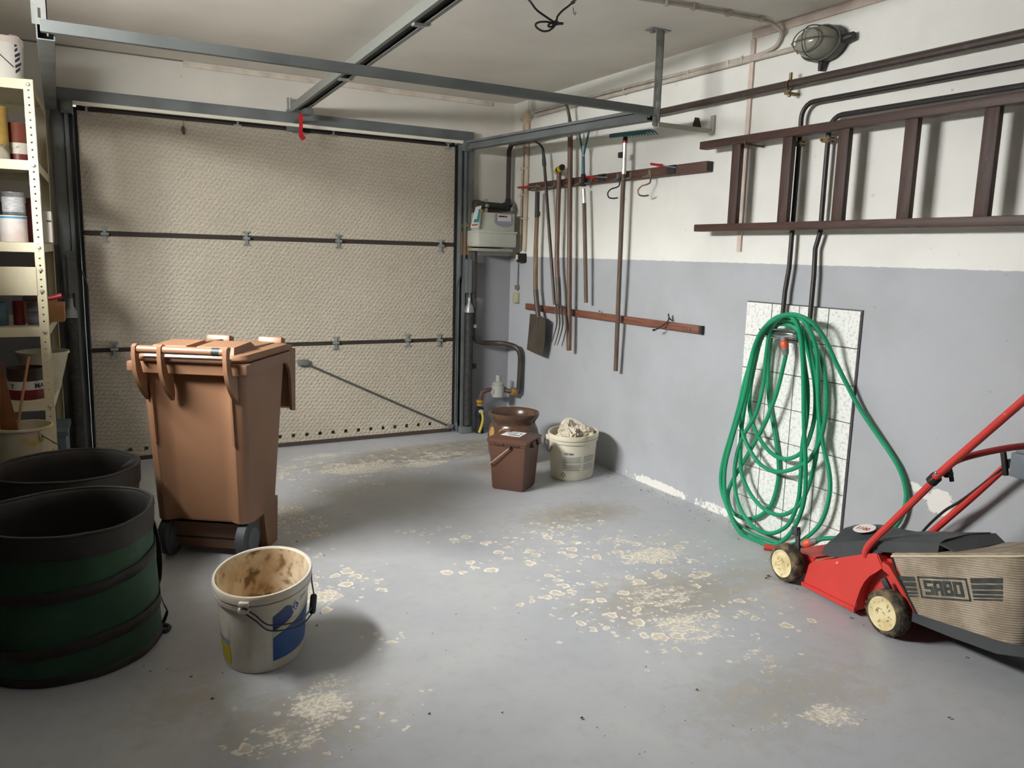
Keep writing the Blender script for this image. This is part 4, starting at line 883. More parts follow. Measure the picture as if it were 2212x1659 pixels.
# compost caddy
F0, F1, F2 = Vector((-.845, -1.366, 0)), Vector((-.725, -1.514, 0)), Vector((-.576, -1.388, 0))
cu = (F1-F0).normalized(); cw = (F1-F0).length; cv = Vector((-cu.y, cu.x, 0)); cd = .185
cad = thing('compost_caddy', 'brown plastic kitchen waste caddy with wire handle and white card on its lid', 'bin', (F0+F1)/2)
mcad = mat('caddy_brown', (96, 66, 52), .45, c2=(88, 60, 48), sc=4, c3=(140, 96, 82), sc3=50, lo3=.74, hi3=.8)
def CP(a, d, z): return F0+cu*a+cv*d+Vector((0, 0, z))
def rr(a0, a1, d0, d1, z, r=.014, n=3):
    out = []
    for (ca, cdp, st) in ((a1-r, d0+r, -PI/2), (a1-r, d1-r, 0), (a0+r, d1-r, PI/2), (a0+r, d0+r, PI)):
        for k in range(n+1):
            t = st+PI/2*k/n; out.append(CP(ca+r*math.cos(t), cdp+r*math.sin(t), z))
    return out
hC = .290; e = .014
b = B(); b.loft([rr(.006, cw-.006, .006, cd-.006, .0), rr(0, cw, 0, cd, .012), rr(-e, cw+e, -e, cd+e, .252), rr(-e-.006, cw+e+.006, -e-.006, cd+e+.006, .253), rr(-e-.007, cw+e+.007, -e-.007, cd+e+.007, .267)]); b.build('body', mcad, cad)
b = B(); b.loft([rr(-e-.010, cw+e+.010, -e-.012, cd+e+.008, .265), rr(-e-.012, cw+e+.012, -e-.014, cd+e+.010, .273), rr(-e-.012, cw+e+.012, -e-.014, cd+e+.010, .283), rr(-e-.004, cw+e+.004, -e-.004, cd+e, hC)]); 
b.box(CP(.022, cd-.02, hC+.006), (.05, .03, .014), Matrix.Rotation(math.atan2(cu.y, cu.x), 3, 'Z'), .003); b.build('lid', mcad, cad)
b = B()
for a0_, a1_ in ((.02, .075), (.095, .165)): 
    for k in range(1): b.bar(CP(a0_, -e-.008, .260), CP(a1_, -e-.008, .260), .008, .010)
b.build('lid_catch', mat('caddy_deep_brown', (64, 38, 32), .6), cad)  # catches and handle pivot in a deeper brown than the body
b = B(); 
for d_ in (.05, .13): b.bar(CP(cw+e+.014, d_-.02, .262), CP(cw+e+.014, d_+.02, .262), .022, .030)
b.build('side_latch', mat('caddy_dark_brown', (70, 44, 38), .5), cad)
h0 = CP(cw*.58, -e-.010, .248); b = B(); b.ball(h0, (.012, .012, .012)); b.build('handle_pivot', mat('caddy_deep_brown', (64, 38, 32)), cad)
hp0, hp1 = h0+Vector((-.004, -.008, 0)), AT(1059, 1001, 1, (F0.y-.025))
b = B(); b.tube(catmull([hp0, hp0.lerp(hp1, .5), hp1, hp1+cv*.03+Vector((-.012, 0, -.004)), hp1+cv*.10+Vector((-.018, 0, 0)), CP(-e-.025, cd*.75, .17), CP(-e-.014, cd-.02, .215)], 5), .0035, 7); b.build('wire_handle', mat('wire_pale', (196, 178, 160), .35, .5), cad)
k4 = [FP(x, y, hC+.0006) for x, y in ((1082, 939), (1123, 944.5), (1138, 936), (1100, 931.5))]
cdq = thing('leaflet', 'white printed card lying on the brown caddy lid', 'card', k4[0])
b = B(); b.loft([k4, [p+Vector((0, 0, .0016)) for p in k4]]); b.build('paper', mat('paper_white', (236, 236, 232), .6), cdq, False)
def on4(a, bb): return (k4[0]*(1-a)+k4[1]*a)*(1-bb)+(k4[3]*(1-a)+k4[2]*a)*bb+Vector((0, 0, .0022))
b = B()
for k in range(5): b.bar(on4(.16+k*.11, .35), on4(.16+k*.11, .85), .003, .0004)
b.bar(on4(.35, .16), on4(.92, .22), .012, .0006); b.box(on4(.85, .6), (.014, .014, .0005)); b.build('print', mat('print_black', (40, 38, 38), .6), cdq, False)

def dirt_mat(name, base, dirt, dark, lo=.45, hi=.62, rough=.5, sc=7, lo3=.62, hi3=.72):
    return mat(name, base, rough, c2=dirt, sc=sc, lo=lo, hi=hi, c3=dark, sc3=16, lo3=lo3, hi3=hi3)
class OvalBucket:
    """oval paint bucket: long axis direction 'rot'; a,b half axes at rim, taper to the base"""
    def __init__(s, cx, cy, h, a, b_, rot, tap=.84):
        s.c = (cx, cy); s.h, s.a, s.b, s.rot, s.tap = h, a, b_, rot, tap
    def k(s, z): return s.tap+(1-s.tap)*(z/s.h)*.96
    def S(s, t, z, off=.0008):
        k = s.k(z); x, y = (s.a*k)*math.cos(t), (s.b*k)*math.sin(t)
        nx, ny = math.cos(t)/s.a, math.sin(t)/s.b; l = math.hypot(nx, ny); x += nx/l*off; y += ny/l*off
        c, d = math.cos(s.rot), math.sin(s.rot); return Vector((s.c[0]+x*c-y*d, s.c[1]+x*d+y*c, z))
    def body(s, th=.003, rib=True):
        pr = [(0, .004), (s.tap-.04, .0), (s.tap-.01, .002), (s.k(.01), .01)]
        h = s.h
        pr += [(s.k(h*.5), h*.5), (s.k(h*.82), h*.82)]
        pr += [(s.k(h*.82)+.045, h*.825), (s.k(h*.885)+.05, h*.885), (s.k(h*.89)+.012, h*.892), (s.k(h*.90)+.012, h*.90), (s.k(h*.905)+.055, h*.905), (1.045, h*.975), (1.03, h), (.985, h), (.965, h*.985), (s.k(h*.8)-.03, h*.8), (s.tap-.03, .012), (0, .012)]
        b = B(); b.lathe(pr, (s.c[0], s.c[1], 0), 48, sx=s.a, sy=s.b, rot=s.rot); return b
    def patch(s, t0, t1, z0, z1, m, nm, par, zf0=None, zf1=None, off=.0008):
        f0 = zf0 or (lambda t: z0); f1 = zf1 or (lambda t: z1)
        b = B(); b.grid(lambda u, v: s.S(t0+(t1-t0)*u, f0(t0+(t1-t0)*u)*(1-v)+f1(t0+(t1-t0)*u)*v, off), 18, 6); return b.build(nm, m, par)
    def text(s, body, t0, z0, size, m, nm, par, dirn=1, slope=0, bold=0):
        per = (s.a+s.b)/2*s.k(z0)
        b = text_bm(body, lambda x, y: s.S(t0+dirn*x/per, z0+y+slope*x, .0014), size, bold=bold); return b.build(nm, m, par, False)
# near oval paint bucket
bk = OvalBucket(-2.334, -2.630, .262, .205, .144, math.radians(68))
pb = thing('paint_bucket', 'dirty oval white paint bucket with blue label in the left foreground', 'bucket', (bk.c[0], bk.c[1], 0))
mpb = dirt_mat('bucket_white_dirty', (218, 212, 200), (200, 186, 162), (160, 138, 108), lo=.42, hi=.7, lo3=.64, hi3=.78)
bk.body().build('body', mpb, pb, ang=40)
mins = mat('bucket_inside_grime', (222, 206, 176), .6, c2=(186, 156, 116), sc=13, lo=.38, hi=.62, c3=(122, 94, 64), sc3=26, lo3=.54, hi3=.68)
b = B(); b.lathe([(.955, bk.h*.985), (bk.k(bk.h*.8)-.036, bk.h*.8), (bk.k(bk.h*.4)-.036, bk.h*.4), (bk.tap-.036, .016), (0, .016)], (bk.c[0], bk.c[1], 0), 48, sx=bk.a, sy=bk.b, rot=bk.rot); b.build('inside', mins, pb, ang=60)
def ang_of(bkt, px, py, z):
    """parameter of the bucket surface seen at a pixel, by search"""
    best = None; tgt = _ray(px, py)
    for i in range(720):
        t = 2*PI*i/720; p = bkt.S(t, z)-CAM; d = p.dot(_f); u = p.dot(CR)/d*CF+1106; v = 829.5-p.dot(CU)/d*CF
        nrm = (bkt.S(t, z, .01)-bkt.S(t, z, 0)); 
        if nrm.dot(p) > 0: continue
        e = abs(u-px)
        if best is None or e < best[0]: best = (e, t)
    return best[1]
mblue = mat('label_blue', (36, 74, 140), .45, c2=(52, 90, 150), sc=8, c3=(170, 180, 196), sc3=26, lo3=.68, hi3=.75); mblue2 = mat('label_blue_dark', (40, 62, 124), .45); mlb = mat('label_pale_blue', (138, 154, 190), .5); mlw = mat('label_yellow', (204, 190, 40), .45, c2=(184, 170, 40), sc=9)
mlc = mat('label_cream', (220, 222, 178), .5)
tA, tB = ang_of(bk, 590, 1380, .10), ang_of(bk, 662, 1330, .10)
if tB < tA-PI: tB += 2*PI
lerp = lambda a, b_, t: a+(b_-a)*t
bk.patch(tA, tB, .035, .13, mblue, 'blue_label', pb, zf1=lambda t: .112+.055*max(0, (t-tA)/(tB-tA))**.8)
bk.patch(tA, tB, .13, .14, mlc, 'cream_stripe', pb, zf0=lambda t: .114+.055*max(0, (t-tA)/(tB-tA))**.8, zf1=lambda t: .121+.057*max(0, (t-tA)/(tB-tA))**.8, off=.001)
tC = lerp(tA, tB, .02); tD = lerp(tA, tB, .46)
def S2(a, z, off=.0016): return bk.S(lerp(tA, tB, a), z, off)
def wall_poly(poly, off, m, nm):     # polygon in (a, z) label coordinates, laid on the bucket wall
    b = B(); V = [b.bm.verts.new(Vector((x, z, 0))) for x, z in poly]; b.bm.faces.new(V)
    bmesh.ops.triangulate(b.bm, faces=b.bm.faces); bmesh.ops.subdivide_edges(b.bm, edges=b.bm.edges, cuts=5, use_grid_fill=True)
    bmesh.ops.triangulate(b.bm, faces=b.bm.faces)
    for v in b.bm.verts: v.co = S2(v.co.x, v.co.y, off)
    return b.build(nm, m, pb, False)
wall_poly([(.0, .136), (.22, .150), (.33, .160), (.37, .172), (.31, .200), (.23, .206), (.11, .194), (.11, .186), (.0, .184)], .0018, mblue2, 'blue_house_shape')
wall_poly([(.33, .186), (.41, .168), (.49, .190), (.41, .210)], .0026, mat('logo_white', (226, 228, 232), .5), 'logo_diamond')
wall_poly([(.345, .187), (.41, .173), (.475, .190), (.41, .205)], .0032, mblue2, 'logo_field')
text_bm('Z', lambda x, y: S2(.372+x*4.0, .182+y, .0038), .018, bold=.0008).build('logo_mark', mat('logo_white', (226, 228, 232)), pb, False)
bk.text('SIGMA', lerp(tA, tB, .53), .194, .019, mat('logo_grey_blue', (112, 128, 160), .5), 'brand_text', pb, 1, .35, .0006)
tE, tF = ang_of(bk, 476, 1400, .06), ang_of(bk, 498, 1400, .06)
if tF < tE: tE -= 2*PI
bk.patch(tE-.25, tF, .018, .082, mlw, 'yellow_label', pb); bk.patch(tE-.25, tF, .084, .102, mlb, 'pale_blue_band', pb)
# bail handle of the bucket hanging down in front
hA = ang_of(bk, 531, 1290, .225); hL0, hL1 = bk.S(hA, .240, .024), bk.S(hA, .222, .022)
b = B(); b.box(bk.S(hA, .244, .012), (.024, .03, .016), Matrix.Rotation(hA+bk.rot, 3, 'Z'), .003); b.box(bk.S(hA, .224, .012), (.024, .034, .016), Matrix.Rotation(hA+bk.rot, 3, 'Z'), .003); b.build('handle_lug', mpb, pb)
hg0, hg1 = bk.S(lerp(tA, tB, .93), .168, .020), bk.S(lerp(tA, tB, .80), .118, .022)
mwb = mat('bail_wire', (58, 60, 58), .4, .5)
for s0, g_ in ((hL0, hg0.lerp(hg1, .62)), (hL1, hg1)):
    m1 = bk.S(hA+(tA-hA)*.35, s0.z-.03, .018); m2 = bk.S(hA+(tA-hA)*.85, (s0.z+g_.z)/2-.022, .014); m3 = bk.S(lerp(tA, tB, .4), g_.z+.006, .020)
    B().tube(catmull([s0, m1, m2, m3, g_], 5), .0024, 6).build('bail_wire', mwb, pb)
B().tube([hg0, hg0.lerp(hg1, .1), hg0.lerp(hg1, .9), hg1], [.008, .011, .011, .008], 10).build('grip', mat('grip_charcoal', (44, 46, 46), .5), pb)
B().tube(catmull([hg0, bk.S(tB+.12, .195, .012), bk.S(tB+.25, .222, .012)], 5), .0024, 6).build('bail_wire', mwb, pb)
# far oval bucket by the wall
bf = OvalBucket(-.272, -1.300, .262, .186, .140, math.radians(43), .88)
pf = thing('paint_bucket', 'pale oval bucket stuffed with crumpled cloth against the right wall', 'bucket', (bf.c[0], bf.c[1], 0))
mpf = dirt_mat('bucket_cream_dirty', (216, 210, 190), (204, 196, 170), (178, 168, 140), lo=.45, hi=.7)
bf.body().build('body', mpf, pf, ang=40)
B().lathe([(.955, bf.h*.985), (bf.k(bf.h*.8)-.036, bf.h*.8), (bf.tap-.036, .016), (0, .016)], (bf.c[0], bf.c[1], 0), 48, sx=bf.a, sy=bf.b, rot=bf.rot).build('inside', mat('bucket_inside_cream', (214, 204, 178), .6, c2=(200, 160, 90), sc=6, lo=.55, hi=.7), pf)
t0, t1 = ang_of(bf, 1214, 985, .13), ang_of(bf, 1284, 985, .13)
if t1 < t0: t1 += 2*PI
mtx = mat('text_grey_blue', (128, 134, 142), .6); mtb = mat('text_blue_black', (52, 60, 92), .6)
bf.text('12,5 Liter', t0+.08, .158, .017, mtb, 'volume_text', pf, 1, 0, .0006)
b = B()
for r_ in range(9):
    if r_ == 4: continue
    z = .143-r_*.0095; 
    for (u0, u1) in ((.04, .52), (.56, .95)):
        k0 = .02*math.sin(r_*7.3+u0*9); 
        b.grid(lambda u, v: bf.S(lerp(t0, t1, u0+(u1-u0-abs(k0)*3)*u), z-.0035*v, .0012), 8, 1)
b.build('small_print', mtx, pf, False)
cz = .038; ccf = bf.S(t0+.06, cz, .0015); ex_ = (bf.S(t0+.12, cz)-bf.S(t0, cz)).normalized()
for nm_, r0_, mm_ in (('logo_diamond', .014, mtb), ('logo_field', .009, mpf)):
    b = B(); b._add([ccf+ex_*r0_, ccf+Vector((0, 0, r0_)), ccf-ex_*r0_, ccf-Vector((0, 0, r0_))], [(0, 1, 2, 3)]); b.xf(Matrix.Translation((ccf-Vector((bf.c[0], bf.c[1], ccf.z))).normalized()*(.001 if r0_ < .01 else 0))); b.build(nm_, mm_, pf, False)
hb = ang_of(bf, 1180, 960, .22); b = B(); b.tube(catmull([bf.S(hb, .232, .012), bf.S(hb-.05, .20, .03), bf.S(hb-.02, .165, .02), bf.S(hb+.25, .15, .008), bf.S(hb+.5, .19, .004)], 5), .0024, 6); b.build('bail_wire', mwb, pf)
b = B(); b.box(bf.S(hb, .228, .006), (.026, .03, .026), Matrix.Rotation(hb+bf.rot, 3, 'Z'), .003); b.build('handle_lug', mpf, pf)
# crumpled cloth
from mathutils import noise as MN
def crumple(c, rx, ry, rz, seed, rot=0, n=60, amp=.42, fr=1.9):
    b = B(); cr, sr = math.cos(rot), math.sin(rot); so = Vector((seed*3.1, seed*1.7, seed*.9))
    def fn(u, v):
        th, ph_ = 2*PI*u, PI*v*.97+.03; d = Vector((math.sin(ph_)*math.cos(th), math.sin(ph_)*math.sin(th), math.cos(ph_)))
        w = d*fr+so; w = w+Vector((MN.noise(w*.9), MN.noise(w*.9+Vector((5, 0, 0))), MN.noise(w*.9+Vector((0, 7, 0)))))*.7
        f = .86+amp*(1-2.6*abs(MN.noise(w)))+amp*.45*(.5-1.6*abs(MN.noise(w*2.1)))
        x, y, z = d.x*rx*f, d.y*ry*f, d.z*rz*f; return Vector((c[0]+x*cr-y*sr, c[1]+x*sr+y*cr, c[2]+z))
    b.grid(fn, n, n//2, closed=True); return b
mcl = mat('cloth_cream', (214, 206, 190), .85, c2=(196, 186, 166), sc=3)
cth = thing('crumpled_cloth', 'crumpled cream cloth stuffed into the pale bucket by the wall', 'cloth', (bf.c[0], bf.c[1], .16))
crumple((bf.c[0]+.01, bf.c[1]+.01, .185), .125, .095, .085, 3, bf.rot).build('main_bundle', mcl, cth, ang=30)
crumple((bf.c[0]+.0, bf.c[1]+.035, .250), .075, .050, .060, 8, .5).build('top_fold', mcl, cth, ang=30)
crumple((bf.c[0]-.045, bf.c[1]-.045, .240), .060, .042, .048, 11, 1.1).build('side_fold', mcl, cth, ang=30)
crumple((bf.c[0]+.055, bf.c[1]-.02, .235), .055, .05, .045, 21, 2.0).build('side_fold', mcl, cth, ang=30)
b = B(); f0 = Vector((bf.c[0]-.05, bf.c[1]+.07, .20)); b.tube(catmull([f0, f0+Vector((.02, .0, .08)), f0+Vector((.05, -.02, .115)), f0+Vector((.10, -.06, .10)), f0+Vector((.13, -.09, .07))], 4), [.012, .014, .015, .016, .017, .018, .018, .017, .016, .016, .015, .014, .013, .012, .012, .012, .010], 8); b.build('rolled_edge', mcl, cth)

# ------------------------------------------------------------------ brown wheelie bin
mbin = mat('bin_brown_plastic', (142, 105, 79), .42, c2=(132, 97, 73), sc=2.5, c3=(196, 146, 112), sc3=60, lo3=.74, hi3=.80)
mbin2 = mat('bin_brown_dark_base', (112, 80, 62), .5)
BT = math.radians(-35); BCX, BCY = -2.437, -1.845
bin_ = thing('wheelie_bin', 'tall brown plastic wheelie bin with hinged lid in front of the door', 'bin', (BCX, BCY, 0), BT)
BW, BD, BH = .455, .54, .828          # rim width, depth, rim height; local x width, y depth (y=0 is the hinge side), z up
def bsec(z):
    k = (z-.165)/(BH-.165); hw = .200+(.213-.200)*k; y0 = .055-.055*k+.012; y1 = .36+.11*k; r = .045
    pts = []
    # hinge side with a recessed middle panel, left to right
    xr = hw*.80; dp = .024
    pts += [(-hw+r, y0), (-xr, y0), (-xr+.022, y0+dp*.35), (-xr+.045, y0+dp), (-xr+.07, y0+dp), (0, y0+dp), (xr-.07, y0+dp), (xr-.045, y0+dp), (xr-.022, y0+dp*.35), (xr, y0), (hw-r, y0)]
    for t in (30, 60, 90): pts.append((hw-r+r*math.sin(math.radians(t)), y0+r-r*math.cos(math.radians(t))))
    pts += [(hw, y0+.16), (hw, y1-r)]
    for t in (30, 60, 90): pts.append((hw-r+r*math.cos(math.radians(t)), y1-r+r*math.sin(math.radians(t))))
    pts += [(0, y1+.006), (-hw+r, y1)]
    for t in (30, 60, 90): pts.append((-hw+r-r*math.sin(math.radians(t)), y1-r+r*math.cos(math.radians(t))))
    pts += [(-hw, y0+.16), (-hw, y0+r)]
    for t in (30, 60): pts.append((-hw+r-r*math.cos(math.radians(t)), y0+r-r*math.sin(math.radians(t))))
    return [(x, y, z) for x, y in pts]
b = B(); b.loft([bsec(.165), bsec(.18), bsec(.4), bsec(.72), bsec(.795), bsec(BH-.02)]); b.build('body', mbin, bin_, local=True, ang=45)
b = B()       # recessed base with feet
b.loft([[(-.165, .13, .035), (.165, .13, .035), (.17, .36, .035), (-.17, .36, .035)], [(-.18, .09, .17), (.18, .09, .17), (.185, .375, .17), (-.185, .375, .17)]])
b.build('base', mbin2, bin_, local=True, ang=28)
for sx in (-1, 1):
    b = B(); b.prism([(.215, .20), (.222, .13), (.235, .06), (.252, .0), (.352, .0), (.366, .20)], (sx*.155-.043, 0, 0), (0, 1, 0), (0, 0, 1), (1, 0, 0), .086); b.build('foot', mbin, bin_, local=True, ang=28)
for sx in (-1, 1):
    wroot = B(); wroot.lathe([(.0, -.025), (.055, -.025), (.072, -.024), (.083, -.018), (.085, 0), (.083, .018), (.072, .024), (.055, .025), (0, .025)], (sx*.165, .125, .085), 28, axis=(1, 0, 0)); wo_ = wroot.build('wheel', mat('wheel_rubber_grey', (62, 66, 70), .6), bin_, local=True)
    B().lathe([(0, -.028), (.05, -.028), (.056, -.020), (.056, .020), (.05, .028), (0, .028)], (sx*.165, .125, .085), 20, axis=(1, 0, 0)).build('wheel_hub', mat('hub_grey', (88, 92, 96), .5), wo_, local=True)
B().cyl((-.18, .125, .085), (.18, .125, .085), .011, None, 10).build('axle', mdark, bin_, local=True)
def rrect(x0, x1, y0, y1, z, r, n=4):
    out = []
    for (cx_, cy_, st) in ((x1-r, y0+r, -90), (x1-r, y1-r, 0), (x0+r, y1-r, 90), (x0+r, y0+r, 180)):
        for k in range(n+1):
            t = math.radians(st+90*k/n); out.append((cx_+r*math.cos(t), cy_+r*math.sin(t), z))
    return out
b = B(); b.loft([rrect(-.215, .215, .005, .485, BH-.048, .05), rrect(-BW/2, BW/2, -.004, .50, BH-.044, .055), rrect(-BW/2-.002, BW/2+.002, -.006, .502, BH, .055), rrect(-.20, .20, .02, .475, BH+.001, .04)]); 
for sx in (-1, 1): b.box((sx*.224, .012, BH-.020), (.036, .05, .040), None, .006)
b.build('rim', mbin, bin_, local=True, ang=28)
b = B(); b.loft([[(-.19, .47, BH-.02), (.19, .47, BH-.02), (.19, .55, BH-.02), (-.19, .55, BH-.02)], [(-.20, .47, BH+.004), (.20, .47, BH+.004), (.20, .56, BH+.004), (-.20, .56, BH+.004)]]);
b.loft([[(-.195, .540, BH-.265), (.195, .540, BH-.265), (.195, .555, BH-.275), (-.195, .555, BH-.275)], [(-.20, .535, BH+.004), (.20, .535, BH+.004), (.20, .562, BH+.004), (-.20, .562, BH+.004)]])
for sx in (-1, 1):
    b.prism([(.46, BH-.04), (.535, BH-.215), (.55, BH-.222), (.56, BH), (.46, BH)], (sx*.200-.004, 0, 0), (0, 1, 0), (0, 0, 1), (1, 0, 0), .010) if False else b.prism([(.38, BH-.045), (.47, BH-.055), (.50, BH-.085), (.515, BH-.14), (.520, BH-.275), (.560, BH-.285), (.572, BH), (.38, BH)], (sx*.205-.006, 0, 0), (0, 1, 0), (0, 0, 1), (1, 0, 0), .012)
b.build('lifting_lip', mbin, bin_, local=True, ang=28)
b = B(); b.box((0, .485, BH-.15), (.30, .05, .12), None, .006); b.build('lip_shade_block', mat('bin_shadow_black', (38, 34, 34), .6), bin_, local=True)  # black block in the gap behind the lip, shade put into its colour
# lid: plate, dome, raised blocks, front handle
b = B(); b.loft([rrect(-.222, .222, .004, .52, BH+.004, .05), rrect(-.225, .225, .002, .525, BH+.014, .05), rrect(-.215, .215, .012, .50, BH+.030, .05), rrect(-.15, .15, .12, .42, BH+.040, .06)]); lid = b.build('lid', mbin, bin_, local=True, ang=28)
b = B()
for x0, x1 in ((-.165, -.03), (.015, .165)):
    b.loft([[(x0-.012, .02, BH+.022), (x1+.012, .02, BH+.022), (x1+.02, .24, BH+.03), (x0-.02, .24, BH+.03)], [(x0, .05, BH+.058), (x1, .05, BH+.058), (x1, .20, BH+.066), (x0, .20, BH+.066)]])
b.loft([[(.04, .14, BH+.02), (.20, .14, BH+.015), (.20, .46, BH+.015), (.04, .46, BH+.02)], [(.06, .2, BH+.052), (.17, .2, BH+.046), (.17, .42, BH+.040), (.06, .42, BH+.046)]])
b.loft([[(-.20, .14, BH+.02), (-.04, .14, BH+.015), (-.04, .46, BH+.015), (-.20, .46, BH+.02)], [(-.17, .2, BH+.046), (-.06, .2, BH+.052), (-.06, .42, BH+.046), (-.17, .42, BH+.040)]])
b.build('raised_panel', mbin, lid, local=True, ang=28)
b = B(); b.box((.12, .525, BH+.030), (.11, .05, .042), Matrix.Rotation(math.radians(-14), 3, 'X'), .008); b.box((-.12, .525, BH+.030), (.11, .05, .042), Matrix.Rotation(math.radians(-14), 3, 'X'), .008); b.box((0, .54, BH+.008), (.40, .05, .018), None, .005); b.build('lid_grip', mbin, lid, local=True)
b = B(); b.cyl((-.186, -.046, BH+.052), (.186, -.046, BH+.052), .0155, None, 14); b.build('handle_bar', mbin, bin_, local=True)
B().cyl((.125, -.046, BH+.052), (.155, -.046, BH+.052), .0162, None, 14).build('tape_band', mat('tape_blue_black', (42, 46, 52)), bin_, local=True, label='dark tape band round the handle bar')
for x in (-.180, -.078, .180):
    b = B(); w_ = .016
    prof = [(-.026, BH+.066), (-.048, BH+.073), (-.064, BH+.064), (-.068, BH+.030), (-.062, BH-.03), (-.050, BH-.065), (-.030, BH-.10), (.0, BH-.135), (.022, BH-.155), (.028, BH-.13), (.024, BH-.10), (.02, BH-.05), (-.016, BH-.042), (-.028, BH-.010), (-.040, BH+.020), (-.036, BH+.045)]
    b.prism(prof, (x-w_/2, 0, 0), (0, 1, 0), (0, 0, 1), (1, 0, 0), w_); b.build('hinge_arm', mbin, bin_, local=True, ang=40)
for sx in (-1, 1):
    b = B(); b.bar((sx*.162, .0165, BH-.09), (sx*.162, .0365, BH-.33), .008, .014, (0, 1, 0)); b.build('rib', mbin, bin_, local=True)
b = B(); b.cyl((-.18, -.016, BH+.012), (.18, -.016, BH+.012), .010, None, 10); b.build('hinge_rod', mbin, lid, local=True)

# ------------------------------------------------------------------ two green pop-up garden bags
def bag_mat(name, c, c2):
    m = D.materials.new(name); m.use_nodes = True; t, N, L, P = nt(m); P.inputs['Roughness'].default_value = .62
    co = N.new('ShaderNodeTexCoord').outputs['Object']
    n = node_noise(N, L, co, 5, 3); L.new(node_mix(N, L, node_step(N, L, n, .35, .7), c, c2), P.inputs['Base Color'])
    mp = N.new('ShaderNodeMapping'); L.new(co, mp.inputs[0]); mp.inputs['Rotation'].default_value = (.5, .3, .6); mp.inputs['Scale'].default_value = (5, 5, 4)
    add_bump(N, L, P, node_noise(N, L, mp.outputs[0], 1.2, 2), .7, .02); return m
mgreen = bag_mat('bag_green_fabric', (40, 80, 54), (33, 68, 47)); mblk = bag_mat('bag_black_fabric', (42, 40, 38), (50, 48, 44)); mblk_in = bag_mat('bag_inside_dark', (46, 43, 41), (38, 36, 35))
mloop = mat('bag_rim_black', (40, 38, 38), .6)
def garden_bag(name, label, cx, cy, r, h, seed, low=0.0):
    g = thing(name, label, 'garden bag', (cx, cy, 0)); rnd = random.Random(seed); ph = [rnd.uniform(0, 6.28) for _ in range(6)]
    def wob(a, rr_, z):
        k = max(0, min(1, z/h)); f = 1+.012*math.sin(3*a+ph[0]+4*k)+.010*math.sin(5*a+ph[1]-7*k)+.006*math.sin(11*a+ph[2]+11*k)+.010*max(0, math.sin(7*a+ph[4]-9*k))**4*math.sin(PI*k)+.012*max(0, math.sin(4*a+ph[5]+6*k))**6*math.sin(PI*k)
        return f, (.004*math.sin(2*a+ph[3])+low*math.cos(a+2.6))*k
    R = lambda z: r*(1+.035*math.sin(PI*max(0, min(1, z/h))*2.0+.3)*.6)
    zt = h*.86
    b = B(); b.lathe([(0, .004), (r*.97, .004), (r, .02)]+[(R(z), z) for z in np.linspace(.04, zt, 9)], (cx, cy, 0), 56, wob=wob); b.build('side_wall', mgreen, g, ang=80)
    b = B(); b.lathe([(R(zt)+.001, zt-.004), (R(zt)+.003, zt+.002), (R(h)*1.0, h-.012), (R(h)-.006, h-.004), (R(h)-.016, h-.016), (R(zt)-.012, zt), (R(h*.5)-.012, h*.5), (r*.92, .03), (0, .02)], (cx, cy, 0), 56, wob=wob); b.build('lining', mblk_in, g, ang=80)
    b = B(); b.lathe([(R(zt)+.0035, zt-.012), (R(zt)+.0045, zt), (R(h)+.002, h-.014), (R(h)+.0, h-.006)], (cx, cy, 0), 56, wob=wob); b.build('top_band', mblk, g, ang=80)
    def ringp(z, rr_): 
        out = []
        for k in range(56):
            a = 2*PI*k/56; f, dz = wob(a, rr_, z); out.append((cx+rr_*f*math.cos(a), cy+rr_*f*math.sin(a), z+dz))
        return out
    B().tube(ringp(h-.006, R(h)-.003), .006, 8, True).build('rim_hoop', mloop, g, ang=80)
    # spiral spring sleeve
    sp = []
    for k in range(150):
        a = 2*PI*k/75+2.3; z = .05+(zt-.07)*k/150; f, dz = wob(a, r, z); rr_ = R(z)*f+.003; sp.append((cx+rr_*math.cos(a), cy+rr_*math.sin(a), z+dz))
    b = B()
    b.grid(lambda u, v: Vector(sp[min(149, int(round(u*149)))])+Vector((0, 0, (v-.5)*.034)), 149, 1); b.build('spiral_sleeve', mblk, g, ang=80, thick=.004)
    b = B(); b.lathe([(r*.98, .003), (r+.006, .004), (r+.007, .024), (r+.001, .028)], (cx, cy, 0), 56, wob=wob); b.build('bottom_band', mblk, g, ang=80)
    return g, R, wob
g1, R1, w1 = garden_bag('garden_bag', 'front green pop-up garden bag nearest the camera at the left edge', -2.872, -2.355, .252, .455, 4)
g2, R2, w2 = garden_bag('garden_bag', 'rear green pop-up garden bag between the front bag and the shelf', -2.868, -1.808, .247, .462, 9)
# straps on the front bag, strap buckle on the floor side, torn film in the rear bag
def strap(cx, cy, r, a, z0, z1, par, out=.03):
    d = Vector((math.cos(a), math.sin(a), 0)); p = Vector((cx, cy, 0))+d*(r+.006)
    pts = [p+Vector((0, 0, z1)), p+d*out*.5+Vector((0, 0, z1-.03)), p+d*out+Vector((0, 0, (z0+z1)/2)), p+d*out*.8+Vector((0, 0, z0+.03)), p+Vector((0, 0, z0))]
    b = B(); c = catmull(pts, 5); t = Vector((-d.y, d.x, 0))*.016
    b.loft([[q-t, q+t, q+t+d*.003, q-t+d*.003] for q in c]); b.build('carry_strap', mblk, par)
strap(-2.872, -2.355, .255, .42, .10, .37, g1, .035); strap(-2.872, -2.355, .255, .02, .015, .11, g1, .016)
b = B(); q = FP(356, 1357, .012); b.tube(catmull([q+Vector((-.02, .0, 0)), q+Vector((0, .012, .006)), q+Vector((.014, .0, 0)), q+Vector((0, -.012, -.004)), q+Vector((-.014, .002, 0))], 4), .008, 8); b.build('strap_end', mblk, g1)
